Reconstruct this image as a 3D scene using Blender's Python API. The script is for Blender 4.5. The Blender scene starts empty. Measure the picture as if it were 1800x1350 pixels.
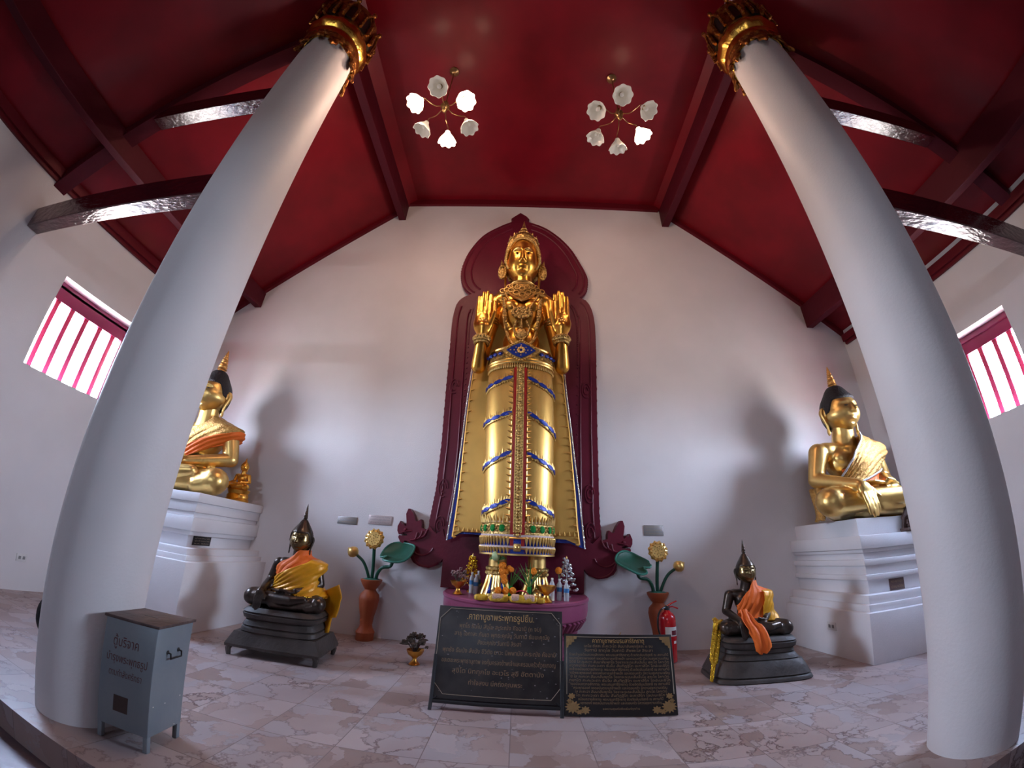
import bpy, bmesh, math, random
from mathutils import Vector, Matrix
random.seed(7)
SKY, BULB, EXPO = 100., 36., .54
PI = math.pi
scn = bpy.context.scene
col = scn.collection
sin, cos = math.sin, math.cos

# ------------------------------------------------------------------ materials
def mat(name, c, rough=.5, metal=0., bump=0., bscale=20., var=0., vscale=3., emit=0., ecol=None, trans=0., spec=.5, coat=0., c2=None, ior=1.45, alpha=1., stretch=None):
    m = bpy.data.materials.new(name); m.use_nodes = True
    nt = m.node_tree; N = nt.nodes; Lk = nt.links; b = N['Principled BSDF']
    b.inputs['Base Color'].default_value = (*c, 1); b.inputs['Roughness'].default_value = rough
    b.inputs['Metallic'].default_value = metal; b.inputs['Specular IOR Level'].default_value = spec
    b.inputs['Transmission Weight'].default_value = trans; b.inputs['IOR'].default_value = ior
    b.inputs['Coat Weight'].default_value = coat; b.inputs['Coat Roughness'].default_value = .15
    if emit:
        b.inputs['Emission Color'].default_value = (*(ecol or c), 1); b.inputs['Emission Strength'].default_value = emit
    tc = None
    if bump or var:
        tc = N.new('ShaderNodeTexCoord'); src = tc.outputs['Object']
        if stretch:
            mp = N.new('ShaderNodeMapping'); mp.inputs['Scale'].default_value = stretch
            Lk.new(src, mp.inputs[0]); src = mp.outputs[0]
    if var:
        n = N.new('ShaderNodeTexNoise'); n.inputs['Scale'].default_value = vscale; n.inputs['Detail'].default_value = 5
        Lk.new(src, n.inputs['Vector'])
        r = N.new('ShaderNodeMapRange'); r.inputs[1].default_value = .35; r.inputs[2].default_value = .65
        Lk.new(n.outputs[0], r.inputs[0])
        mx = N.new('ShaderNodeMix'); mx.data_type = 'RGBA'
        mx.inputs[6].default_value = (*c, 1)
        mx.inputs[7].default_value = (*(c2 or tuple(max(0, x*(1-var)) for x in c)), 1)
        Lk.new(r.outputs[0], mx.inputs[0]); Lk.new(mx.outputs[2], b.inputs['Base Color'])
    if bump:
        n2 = N.new('ShaderNodeTexNoise'); n2.inputs['Scale'].default_value = bscale; n2.inputs['Detail'].default_value = 4
        Lk.new(src, n2.inputs['Vector'])
        bp = N.new('ShaderNodeBump'); bp.inputs['Strength'].default_value = bump; bp.inputs['Distance'].default_value = .02
        Lk.new(n2.outputs[0], bp.inputs['Height']); Lk.new(bp.outputs[0], b.inputs['Normal'])
    return m

WHITE = mat('white_plaster', (.74, .72, .73), .75, bump=.12, bscale=60, var=.06, vscale=1.2)
COLW = mat('column_plaster', (.74, .72, .72), .55, bump=.1, bscale=40, var=.05, vscale=1.5)
PLW = mat('plinth_white_paint', (.76, .75, .77), .6, bump=.1, bscale=50, var=.05)
REDC = mat('ceiling_red_paint', (.21, .004, .011), .42, bump=.10, bscale=6, var=.25, vscale=1.5, coat=.08, spec=.3)
BEAM = mat('beam_red_gloss', (.055, .005, .010), .15, bump=.8, bscale=16, var=.2, coat=.5, stretch=(.5, 1.4, 1))
BEAM2 = mat('beam_red_dull', (.075, .005, .012), .55, bump=.2, bscale=10, spec=.2)
DARKW = mat('dim_plaster', (.62, .54, .55), .8, bump=.1)  # plaster colour darkened to cut the bounce light from behind the camera
LOWF = mat('dark_lower_floor', (.17, .12, .14), .35, bump=.1, var=.4, vscale=3)
WIND = mat('window_dark_red_wood', (.17, .010, .045), .35, bump=.1)
GOLDC = mat('gold_cape_paint', (.74, .43, .10), .42, .40, bump=.05, bscale=8, var=.12)
TRIM = mat('trim_dark_red', (.12, .005, .012), .5, bump=.1, spec=.25)
MAROON = mat('maroon_gloss_paint', (.125, .008, .024), .46, spec=.3, bump=.12, bscale=18, var=.15)
PEDM = mat('pedestal_mauve_paint', (.27, .06, .125), .35, bump=.12, var=.15)
GOLD = mat('gilded_gold', (.86, .47, .10), .30, 1., bump=.08, bscale=25, var=.2, vscale=4, c2=(.72, .36, .06))
GOLDM = mat('gold_matte_sheet', (.78, .46, .12), .36, .72, bump=.05, bscale=8, var=.12)
GOLDL = mat('gold_leaf_bright', (.84, .56, .19), .36, .95, bump=.05, bscale=20, var=.15, vscale=5)
GOLDF = mat('gold_filigree', (.80, .56, .20), .3, .95, bump=.6, bscale=70, var=.35, vscale=30, c2=(.30, .17, .05))
GOLDD = mat('gold_dark_filigree', (.45, .26, .07), .35, .9, bump=.8, bscale=60, var=.6, vscale=25, c2=(.12, .07, .02))
CAPG = mat('capital_gilt_red', (.55, .26, .06), .28, .85, bump=.6, bscale=40, var=.7, vscale=14, c2=(.22, .05, .02))
CAPY = mat('capital_ring_gold', (.85, .52, .10), .22, 1., bump=.2, bscale=30)
BLUE = mat('blue_enamel', (.015, .04, .30), .15, .2, bump=.3, bscale=80)
GREEN = mat('green_glass_gem', (.01, .22, .04), .12, .1)
REDE = mat('red_enamel', (.42, .025, .02), .3)
PINKW = mat('pale_enamel', (.62, .50, .50), .35)
BLACKP = mat('black_paint', (.01, .009, .01), .35)
HAIRB = mat('black_hair_paint', (.012, .011, .014), .55, bump=.9, bscale=45)
BRONZE = mat('dark_bronze', (.085, .062, .048), .30, .75, bump=.15, bscale=25, var=.4, vscale=6, c2=(.045, .035, .03))
BRONZM = mat('bronze_base_dull', (.075, .062, .055), .55, .25, bump=.3, bscale=22, var=.35, vscale=5)
FACEG = mat('worn_gilt_bronze', (.24, .17, .07), .24, .9, bump=.1, var=.5, vscale=8, c2=(.13, .09, .05))
ORANGE = mat('orange_cloth', (.80, .15, .012), .6, bump=.2, bscale=90)
SAFF = mat('saffron_satin', (.80, .36, .012), .36, .1, bump=.12, bscale=60, var=.2)
GOLDCL = mat('gold_brocade_cloth', (.60, .38, .12), .42, .75, bump=.7, bscale=70, var=.5, vscale=28, c2=(.38, .20, .06))
FOIL = mat('gold_foil', (.92, .62, .06), .16, 1., bump=.9, bscale=50)
TERRA = mat('terracotta_paint', (.42, .10, .035), .5, bump=.12, var=.15)
TEAL = mat('teal_green_paint', (.006, .075, .045), .38, bump=.12, var=.2)
TEALL = mat('teal_light_paint', (.03, .17, .125), .42, bump=.1)
STEEL = mat('grey_steel_paint', (.25, .285, .30), .42, .2, bump=.08, var=.25, vscale=4, c2=(.22, .26, .29))
RUST = mat('rusty_lid', (.16, .11, .10), .5, .2, bump=.3, var=.5, vscale=7)
RUSTD = mat('dark_rust_patch', (.06, .035, .03), .7, bump=.3)
FADER = mat('faded_red_lettering', (.13, .045, .04), .7)
GRAN = mat('black_granite', (.022, .021, .022), .42, bump=.05, var=.8, vscale=5, c2=(.05, .045, .043))  # grey patches in the colour stand in for reflections on the slab
GRAN2 = mat('black_marble_plain', (.014, .012, .012), .38, bump=.03)
INK = mat('dull_gold_lettering', (.30, .20, .11), .5, .2)
INK2 = mat('pale_lettering', (.36, .30, .22), .55)
INKG = mat('gold_lettering', (.55, .36, .14), .45, .3)
BRASSD = mat('dull_brass', (.40, .27, .12), .42, .6, bump=.3)
IRON = mat('black_iron', (.03, .03, .032), .5, .4)
REDX = mat('extinguisher_red', (.50, .012, .018), .25, coat=.4)
PAPER = mat('white_label', (.75, .72, .68), .6)
PLATE = mat('grey_metal_plate', (.28, .27, .27), .4, .5, bump=.2, bscale=120)
PLATEP = mat('pinkish_plate', (.50, .42, .41), .4, .3)
SOCK = mat('switch_plastic', (.70, .69, .68), .4)
GLASSW = mat('frosted_white_glass', (.82, .78, .72), .25, trans=.25, emit=.06, ecol=(1, .85, .7))  # unlit glass, given a faint glow of its own to brighten it
LIT = mat('lit_white_glass', (1, .92, .8), .4, emit=7, ecol=(1, .80, .56))
BRASS = mat('aged_brass', (.38, .22, .10), .3, .9)
WINR = mat('window_red_wood_lit', (.46, .03, .09), .4, bump=.1)  # brighter copy of the window wood, backlight wash put into the bars' colour
PLAST = mat('clear_bottle', (.88, .93, .97), .12, trans=.5, ior=1.2, emit=.0)
CAPB = mat('blue_bottle_label', (.05, .2, .45), .4)
SILV = mat('silver_foil', (.78, .82, .88), .18, .9, bump=.9, bscale=60)
MARI = mat('marigold_orange', (.90, .28, .01), .7, bump=.9, bscale=80)
LEAFG = mat('leaf_green', (.08, .22, .04), .5)
BUDG = mat('pale_green_bud', (.42, .55, .28), .5)
DRY = mat('dried_flower', (.09, .07, .055), .8, bump=.6, bscale=50)
DRYP = mat('dried_purple_flower', (.28, .17, .17), .8)
WRAPY = mat('yellow_wrap', (.72, .44, .04), .3, bump=.7, bscale=30)
WRAPP = mat('pinkish_towel', (.72, .45, .33), .6, bump=.7, bscale=60)
REDG = mat('red_drink', (.35, .01, .03), .1, trans=.4)
PINKR = mat('pink_plastic', (.75, .06, .12), .3)
WOODD = mat('dark_carved_wood', (.09, .05, .04), .5, bump=.6, bscale=50)
SPIRE = mat('gilt_spire', (.62, .33, .10), .35, .8, bump=.3, bscale=60)

def marble():
    m = bpy.data.materials.new('marble_tiles'); m.use_nodes = True
    nt = m.node_tree; N = nt.nodes; K = nt.links; b = N['Principled BSDF']
    def nd(t, **k):
        n = N.new(t)
        for a, v in k.items(): setattr(n, a, v)
        return n
    tc = nd('ShaderNodeTexCoord'); o = tc.outputs['Object']
    def ramp(src, stops):
        r = nd('ShaderNodeValToRGB'); e = r.color_ramp.elements
        e[0].position, e[0].color = stops[0][0], (*stops[0][1], 1); e[1].position, e[1].color = stops[1][0], (*stops[1][1], 1)
        for p, c in stops[2:]:
            q = e.new(p); q.color = (*c, 1)
        K.new(src, r.inputs[0]); return r.outputs[0]
    # per tile shift so each slab has its own figure
    br = nd('ShaderNodeTexBrick'); br.offset = 0.; br.squash = 1.; br.inputs['Scale'].default_value = 1.
    br.inputs['Brick Width'].default_value = .62; br.inputs['Row Height'].default_value = .62; br.inputs['Mortar Size'].default_value = .004; br.inputs['Mortar Smooth'].default_value = .2
    br.inputs['Color1'].default_value = (0, 0, 0, 1); br.inputs['Color2'].default_value = (1, 1, 1, 1); br.inputs['Mortar'].default_value = (.5, .5, .5, 1)
    K.new(o, br.inputs['Vector'])
    sh = nd('ShaderNodeVectorMath', operation='SCALE'); sh.inputs['Scale'].default_value = 9.
    K.new(br.outputs['Color'], sh.inputs[0])
    ad = nd('ShaderNodeVectorMath', operation='ADD'); K.new(o, ad.inputs[0]); K.new(sh.outputs[0], ad.inputs[1])
    ns = nd('ShaderNodeTexNoise'); ns.inputs['Scale'].default_value = 2.2; ns.inputs['Detail'].default_value = 9.; ns.inputs['Roughness'].default_value = .62; K.new(ad.outputs[0], ns.inputs['Vector'])
    s2 = nd('ShaderNodeVectorMath', operation='SCALE'); s2.inputs['Scale'].default_value = .75; K.new(ns.outputs['Color'], s2.inputs[0])
    a2 = nd('ShaderNodeVectorMath', operation='ADD'); K.new(ad.outputs[0], a2.inputs[0]); K.new(s2.outputs[0], a2.inputs[1])
    v = nd('ShaderNodeTexVoronoi', feature='DISTANCE_TO_EDGE'); v.inputs['Scale'].default_value = 3.4; K.new(a2.outputs[0], v.inputs['Vector'])
    v2 = nd('ShaderNodeTexVoronoi', feature='F1'); v2.inputs['Scale'].default_value = 3.4; K.new(a2.outputs[0], v2.inputs['Vector'])
    sx = nd('ShaderNodeSeparateColor'); K.new(v2.outputs['Color'], sx.inputs[0])
    base = ramp(sx.outputs[0], [(0., (.31, .225, .20)), (1., (.49, .41, .395)), (.35, (.43, .345, .325)), (.72, (.40, .36, .37))])
    n3 = nd('ShaderNodeTexNoise'); n3.inputs['Scale'].default_value = 1.1; n3.inputs['Detail'].default_value = 5; K.new(ad.outputs[0], n3.inputs['Vector'])
    msk = ramp(n3.outputs[0], [(.42, (0, 0, 0)), (.62, (1, 1, 1))])
    vein = ramp(v.outputs['Distance'], [(.0, (1, 1, 1)), (.05, (0, 0, 0))])
    mv = nd('ShaderNodeMix', data_type='RGBA', blend_type='MULTIPLY'); mv.inputs[0].default_value = 1; K.new(vein, mv.inputs[6]); K.new(msk, mv.inputs[7])
    m1 = nd('ShaderNodeMix', data_type='RGBA'); K.new(mv.outputs[2], m1.inputs[0]); K.new(base, m1.inputs[6]); m1.inputs[7].default_value = (.13, .075, .07, 1)
    n4 = nd('ShaderNodeTexNoise'); n4.inputs['Scale'].default_value = .9; n4.inputs['Detail'].default_value = 3; K.new(o, n4.inputs['Vector'])
    st = ramp(n4.outputs[0], [(.35, (1, 1, 1)), (.7, (.72, .62, .58))])
    m2 = nd('ShaderNodeMix', data_type='RGBA', blend_type='MULTIPLY'); m2.inputs[0].default_value = .8; K.new(m1.outputs[2], m2.inputs[6]); K.new(st, m2.inputs[7])
    m3 = nd('ShaderNodeMix', data_type='RGBA'); K.new(br.outputs['Fac'], m3.inputs[0]); K.new(m2.outputs[2], m3.inputs[6]); m3.inputs[7].default_value = (.20, .15, .14, 1)
    K.new(m3.outputs[2], b.inputs['Base Color']); b.inputs['Roughness'].default_value = .38
    bp = nd('ShaderNodeBump'); bp.inputs['Strength'].default_value = .15; bp.inputs['Distance'].default_value = .01
    K.new(vein, bp.inputs['Height']); K.new(bp.outputs[0], b.inputs['Normal'])
    return m
MARBLE = marble()

# ------------------------------------------------------------------ mesh builder
def frame(t):
    t = Vector(t).normalized(); a = Vector((0, 0, 1)) if abs(t.z) < .9 else Vector((1, 0, 0))
    u = t.cross(a).normalized(); return u, t.cross(u).normalized()
class MB:
    def __init__(s): s.v = []; s.f = []
    def add(s, vs, fs, m=None):
        k = len(s.v); s.v += [tuple(m @ Vector(p)) if m else tuple(p) for p in vs]; s.f += [tuple(i+k for i in f) for f in fs]; return s
    def box(s, x0, x1, y0, y1, z0, z1, m=None):
        return s.add([(x0,y0,z0),(x1,y0,z0),(x1,y1,z0),(x0,y1,z0),(x0,y0,z1),(x1,y0,z1),(x1,y1,z1),(x0,y1,z1)],
                     [(0,3,2,1),(4,5,6,7),(0,1,5,4),(1,2,6,5),(2,3,7,6),(3,0,4,7)], m)
    def bbox(s, x0, x1, y0, y1, z0, z1, b=.01, m=None):      # box with chamfered edges
        bm = bmesh.new(); bmesh.ops.create_cube(bm, size=1)
        for v in bm.verts: v.co = Vector((x0+(v.co.x+.5)*(x1-x0), y0+(v.co.y+.5)*(y1-y0), z0+(v.co.z+.5)*(z1-z0)))
        bmesh.ops.bevel(bm, geom=list(bm.edges), offset=b, segments=2, affect='EDGES', profile=.5)
        bm.verts.index_update(); s.add([v.co for v in bm.verts], [[v.index for v in f.verts] for f in bm.faces], m); bm.free(); return s
    def tube(s, pts, r, n=8, flat=1., up=None, m=None):
        pts = [Vector(p) for p in pts]; k = len(pts); rs = r if isinstance(r, (list, tuple)) else [r]*k
        vs = []; u = None
        for i, p in enumerate(pts):
            t = (pts[min(i+1, k-1)]-pts[max(i-1, 0)]).normalized()
            if up is not None: u = (Vector(up)-t*t.dot(Vector(up))).normalized()
            elif u is None: u, _ = frame(t)
            else: u = (u-t*u.dot(t)).normalized()
            w = t.cross(u)
            for j in range(n):
                a = 2*PI*j/n; vs.append(p+(u*cos(a)*flat+w*sin(a))*rs[i])
        fs = [(i*n+j, i*n+(j+1) % n, (i+1)*n+(j+1) % n, (i+1)*n+j) for i in range(k-1) for j in range(n)]
        fs += [tuple(range(n-1, -1, -1)), tuple((k-1)*n+j for j in range(n))]
        return s.add(vs, fs, m)
    def cap(s, p, q, r0, r1, n=14, k=5):                       # capsule with two radii
        p, q = Vector(p), Vector(q); d = (q-p); L = d.length; t = d/L if L > 1e-6 else Vector((0, 0, 1)); pts = []; rs = []
        for i in range(k): a = PI/2*(1-i/(k)); pts.append(p-t*r0*sin(a)); rs.append(max(1e-4, r0*cos(a)))
        pts += [p, q]; rs += [r0, r1]
        for i in range(1, k+1): a = PI/2*i/k; pts.append(q+t*r1*sin(a)); rs.append(max(1e-4, r1*cos(a)))
        return s.tube(pts, rs, n)
    def lathe(s, prof, c=(0, 0), n=32, sx=1., sy=1., m=None, rad=None):
        vs = []; k = len(prof)
        for r, z in prof:
            for j in range(n):
                a = 2*PI*j/n; q = r*(rad(a, z) if rad else 1)
                vs.append((c[0]+q*cos(a)*sx, c[1]+q*sin(a)*sy, z))
        fs = [(i*n+j, i*n+(j+1) % n, (i+1)*n+(j+1) % n, (i+1)*n+j) for i in range(k-1) for j in range(n)]
        fs += [tuple(range(n-1, -1, -1)), tuple((k-1)*n+j for j in range(n))]
        return s.add(vs, fs, m)
    def loft(s, rings, m=None):
        n = len(rings[0]); k = len(rings); vs = [p for r in rings for p in r]
        fs = [(i*n+j, i*n+(j+1) % n, (i+1)*n+(j+1) % n, (i+1)*n+j) for i in range(k-1) for j in range(n)]
        fs += [tuple(range(n-1, -1, -1)), tuple((k-1)*n+j for j in range(n))]
        return s.add(vs, fs, m)
    def prism(s, poly, d0, d1, ax='y', m=None):
        def P(a, b, d): return (a, d, b) if ax == 'y' else ((d, a, b) if ax == 'x' else (a, b, d))
        n = len(poly); vs = [P(a, b, d0) for a, b in poly]+[P(a, b, d1) for a, b in poly]
        fs = [tuple(range(n)), tuple(range(2*n-1, n-1, -1))]+[(j, j+n, (j+1) % n+n, (j+1) % n) for j in range(n)]
        return s.add(vs, fs, m)
    def grid(s, fn, nu, nv, cu=False, m=None):
        vs = [fn(i/(nu if cu else nu-1), j/(nv-1)) for j in range(nv) for i in range(nu)]
        fs = [(j*nu+i, j*nu+(i+1) % nu, (j+1)*nu+(i+1) % nu, (j+1)*nu+i) for j in range(nv-1) for i in range(nu if cu else nu-1)]
        return s.add(vs, fs, m)
    def ell(s, c, r, nu=14, nv=9, m=None):
        vs = [(c[0], c[1], c[2]+r[2])]; fs = []
        for j in range(1, nv):
            t = PI*j/nv
            for i in range(nu): a = 2*PI*i/nu; vs.append((c[0]+r[0]*sin(t)*cos(a), c[1]+r[1]*sin(t)*sin(a), c[2]+r[2]*cos(t)))
        vs.append((c[0], c[1], c[2]-r[2])); e = len(vs)-1
        fs += [(0, 1+i, 1+(i+1) % nu) for i in range(nu)]
        for j in range(nv-2):
            a = 1+j*nu; fs += [(a+i, a+nu+i, a+nu+(i+1) % nu, a+(i+1) % nu) for i in range(nu)]
        a = 1+(nv-2)*nu; fs += [(a+i, e, a+(i+1) % nu) for i in range(nu)]
        return s.add(vs, fs, m)
    def cone(s, c, d, r, L, n=8):
        c = Vector(c); d = Vector(d).normalized(); return s.tube([c, c+d*L*.5, c+d*L], [r, r*.6, .0005], n)

def mk_mesh(name, mb, sharp=40, smooth=True):
    me = bpy.data.meshes.new(name); me.from_pydata([tuple(v) for v in mb.v], [], mb.f); me.update()
    bm = bmesh.new(); bm.from_mesh(me); bmesh.ops.recalc_face_normals(bm, faces=bm.faces); bm.to_mesh(me); bm.free()
    if smooth:
        me.polygons.foreach_set('use_smooth', [True]*len(me.polygons))
        if sharp is not None: me.set_sharp_from_angle(angle=math.radians(sharp))
    return me
def obj(name, mb, m, parent=None, org=None, sharp=40, smooth=True, solid=0.):
    """link one mesh object; vertices are given in the coordinates of `org` (the thing's root), world when None and no parent"""
    if org is not None:
        mb.v = [(p[0]-org[0], p[1]-org[1], p[2]-org[2]) for p in mb.v]
    me = mk_mesh(name, mb, sharp, smooth); o = bpy.data.objects.new(name, me); col.objects.link(o)
    me.materials.append(m)
    if parent is not None: o.parent = parent
    if solid:
        md = o.modifiers.new('s', 'SOLIDIFY'); md.thickness = solid; md.offset = 0; bake(o)
    return o
def bake(o):
    dg = bpy.context.evaluated_depsgraph_get(); dg.update()
    me = bpy.data.meshes.new_from_object(o.evaluated_get(dg)); o.modifiers.clear(); o.data = me
    me.polygons.foreach_set('use_smooth', [True]*len(me.polygons)); return o
def blob(name, mb, m, parent=None, org=None, voxel=.02, it=4, dec=0):
    """one continuous skin grown over overlapping limbs"""
    o = obj(name, mb, m, parent, org, sharp=None)
    r = o.modifiers.new('r', 'REMESH'); r.mode = 'VOXEL'; r.voxel_size = voxel; r.use_smooth_shade = True
    s = o.modifiers.new('s', 'SMOOTH'); s.factor = .5; s.iterations = it
    return bake(o)
def tag(o, label, cat, group=None, kind=None):
    if label: o['label'] = label
    if cat: o['category'] = cat
    if group: o['group'] = group
    if kind: o['kind'] = kind
    return o
def root(name, loc, label, cat, rz=0., group=None):
    o = bpy.data.objects.new(name, None); col.objects.link(o); o.location = loc; o.rotation_euler = (0, 0, rz); o.empty_display_size = .1
    return tag(o, label, cat, group)
def struct(name, mb, m, parent=None, org=None, **k):
    o = obj(name, mb, m, parent, org, **k); o['kind'] = 'structure' if parent is None else ''
    if parent is not None: del o['kind']
    return o
def dup(o, parent=None):
    c = o.copy(); col.objects.link(c)
    if parent is not None: c.parent = parent
    for ch in list(o.children): dup(ch, c)
    return c
def text(name, lines, m, parent, mtx, align='CENTER', ext=.001):
    """lines: (string, size, x, z) in the plane of mtx (x right, y up)"""
    tot = MB()
    for t, sz, x, z, wmax in lines:
        cu = bpy.data.curves.new('t', 'FONT'); cu.body = t; cu.size = sz; cu.align_x = align; cu.resolution_u = 2
        o = bpy.data.objects.new('t', cu); col.objects.link(o)
        dg = bpy.context.evaluated_depsgraph_get(); me = bpy.data.meshes.new_from_object(o.evaluated_get(dg))
        xs = [v.co.x for v in me.vertices] or [0]; w = max(xs)-min(xs); k = wmax/w if wmax and w > 0 else 1.
        tot.add([(x+v.co.x*k, z+v.co.y, 0) for v in me.vertices], [tuple(p.vertices) for p in me.polygons], mtx)
        bpy.data.objects.remove(o); bpy.data.curves.remove(cu); bpy.data.meshes.remove(me)
    return obj(name, tot, m, parent, smooth=False)
def sm(a, b, x):
    t = min(1, max(0, (x-a)/(b-a))); return t*t*(3-2*t)
def interp(tab, z):
    if z <= tab[0][0]: return tab[0][1:]
    for p, q in zip(tab, tab[1:]):
        if z <= q[0]:
            t = (z-p[0])/(q[0]-p[0]); t = t*t*(3-2*t)*.5+t*.5
            return tuple(a+(b-a)*t for a, b in zip(p[1:], q[1:]))
    return tab[-1][1:]
def arc(a0, a1, n): return [a0+(a1-a0)*i/(n-1) for i in range(n)]
def spline(pts, n=6):
    pts = [Vector(p) for p in pts]; out = []
    for i in range(len(pts)-1):
        p0 = pts[max(0, i-1)]; p1 = pts[i]; p2 = pts[i+1]; p3 = pts[min(len(pts)-1, i+2)]
        for k in range(n):
            t = k/n; out.append(.5*((2*p1)+(-p0+p2)*t+(2*p0-5*p1+4*p2-p3)*t*t+(-p0+3*p1-3*p2+p3)*t**3))
    out.append(pts[-1]); return out
# ------------------------------------------------------------------ camera: a wide fisheye lens tilted up
cam = bpy.data.cameras.new('camera'); co = bpy.data.objects.new('camera', cam); col.objects.link(co)
cam.type = 'PANO'; cam.panorama_type = 'FISHEYE_LENS_POLYNOMIAL'
cam.sensor_fit = 'HORIZONTAL'; cam.sensor_width = 36.; cam.sensor_height = 27.
cam.fisheye_fov = math.radians(200)
K1, K2, K3, K4 = 1.5234, -.1136, -.659, .4416
cam.fisheye_polynomial_k0 = 0.
cam.fisheye_polynomial_k1 = -K1/20; cam.fisheye_polynomial_k2 = -K2/400; cam.fisheye_polynomial_k3 = -K3/8000; cam.fisheye_polynomial_k4 = -K4/160000
fw = Vector((-.0295308, .91606062, .39995108)).normalized(); rt = Vector((.999, .013616, .042575)); rt = (rt-fw*rt.dot(fw)).normalized(); up = rt.cross(fw)
R = Matrix((rt, up, -fw)).transposed().to_4x4(); R.translation = Vector((0, 0, 1.5)); co.matrix_world = R
cam.clip_start = .05
scn.camera = co
# ------------------------------------------------------------------ sky
w = bpy.data.worlds.new('sky'); scn.world = w; w.use_nodes = True; nt = w.node_tree; N = nt.nodes; K = nt.links
tc = N.new('ShaderNodeTexCoord'); sp = N.new('ShaderNodeSeparateXYZ'); K.new(tc.outputs['Generated'], sp.inputs[0])
rp = N.new('ShaderNodeValToRGB'); e = rp.color_ramp.elements
mr = N.new('ShaderNodeMapRange'); mr.inputs[1].default_value = -1; mr.inputs[2].default_value = 1; K.new(sp.outputs[2], mr.inputs[0]); K.new(mr.outputs[0], rp.inputs[0])
e[0].position = .46; e[0].color = (.33, .32, .31, 1); e[1].position = .52; e[1].color = (.70, .81, 1, 1)
q = e.new(1.); q.color = (.40, .60, 1, 1)
bg = N['Background']; K.new(rp.outputs[0], bg.inputs[0]); bg.inputs[1].default_value = SKY

# ------------------------------------------------------------------ room
XL, XR, YB, YF = -6.8, 6.93, 6.5, -9.
YST = 1.93                                  # edge of the raised platform
CX = .149
def zs(x): return 10.294-.869*(abs(x-CX)-1.5)          # under edge of the sloping ceiling trim
ZC = 9.036
mb = MB(); mb.box(XL-.4, XR+.4, YST, YB+.4, -.25, 0)
struct('floor', mb, MARBLE, smooth=False)
mb = MB(); mb.box(XL-.4, XR+.4, YF-.4, YST, -.5, -.22)
struct('floor', mb, LOWF, smooth=False)
# back wall: gable shaped
g = [(XL-.4, -.25), (XR+.4, -.25), (XR+.4, zs(XR+.4)+.3), (3.05, 9.4), (-2.75, 9.4), (XL-.4, zs(XL-.4)+.3)]
mb = MB(); mb.prism(g, YB, YB+.35); struct('wall_back', mb, WHITE, smooth=False)
# front wall behind the camera, with an unseen high slot added to let in fill light
VX0, VX1, VZ0, VZ1 = -5.0, -2.4, 4.55, 4.83
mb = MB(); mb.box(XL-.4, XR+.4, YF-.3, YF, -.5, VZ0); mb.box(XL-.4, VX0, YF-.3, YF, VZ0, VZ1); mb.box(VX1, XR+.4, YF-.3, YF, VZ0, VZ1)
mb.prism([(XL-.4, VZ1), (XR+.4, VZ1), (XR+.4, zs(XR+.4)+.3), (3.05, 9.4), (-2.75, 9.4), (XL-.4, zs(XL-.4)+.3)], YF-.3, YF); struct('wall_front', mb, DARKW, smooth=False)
# side walls with real window openings
WZ0, WZ1, WT = 3.03, 4.46, .36
WY = [(3.325, 4.86)]
def side_wall(name, x, s):
    x2 = x+s*WT; a, b = min(x, x2), max(x, x2); mb = MB()
    mb.box(a, b, YF-.3, YB+.35, -.5, WZ0); mb.box(a, b, YF-.3, YB+.35, WZ1, 5.9)
    y = YF-.3
    for y0, y1 in WY: mb.box(a, b, y, y0, WZ0, WZ1); y = y1
    mb.box(a, b, y, YB+.35, WZ0, WZ1)
    return struct(name, mb, WHITE, smooth=False)
side_wall('wall_left', XL, -1); side_wall('wall_right', XR, 1)
def window(n, x, s, y0, y1):
    xa, xb = x+s*.24, x+s*.34; a, b = min(xa, xb), max(xa, xb)
    r = bpy.data.objects.new('window_%d' % n, None); col.objects.link(r); r.location = (xa, (y0+y1)/2, WZ0); r['kind'] = 'structure'
    mb = MB(); mb.box(a, b, y0, y1, WZ1-.29, WZ1); mb.box(a, b, y0, y1, WZ0, WZ0+.05); mb.box(a, b, y0, y0+.05, WZ0+.05, WZ1-.29); mb.box(a, b, y1-.05, y1, WZ0+.05, WZ1-.29)
    mb.box(a-s*.03 if s < 0 else a-.03, b, y0, y1, WZ1-.10, WZ1-.06)
    obj('window_frame', mb, WIND, r, r.location, smooth=False)
    k = 5
    for i in range(k):
        y = y0+(y1-y0)*(i+.75)/(k+.5)
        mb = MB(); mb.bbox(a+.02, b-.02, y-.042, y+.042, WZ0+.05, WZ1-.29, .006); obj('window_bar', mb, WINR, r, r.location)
    return r
n = 1
for x, s in ((XL, -1), (XR, 1)):
    for y0, y1 in WY[::-1]: window(n, x, s, y0, y1); n += 1
# portals help the sky light through each opening
def portal(loc, rot, sx, sy):
    l = bpy.data.lights.new('sky_portal', 'AREA'); l.shape = 'RECTANGLE'; l.size = sx; l.size_y = sy; l.cycles.is_portal = True
    o = bpy.data.objects.new('sky_portal', l); col.objects.link(o); o.location = loc; o.rotation_euler = rot
for y0, y1 in WY:
    portal((XL-WT, (y0+y1)/2, (WZ0+WZ1)/2), (0, -PI/2, 0), WZ1-WZ0, y1-y0)
    portal((XR+WT, (y0+y1)/2, (WZ0+WZ1)/2), (0, PI/2, 0), WZ1-WZ0, y1-y0)
portal(((VX0+VX1)/2, YF-.3, (VZ0+VZ1)/2), (PI/2, 0, 0), VX1-VX0, VZ1-VZ0)
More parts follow.
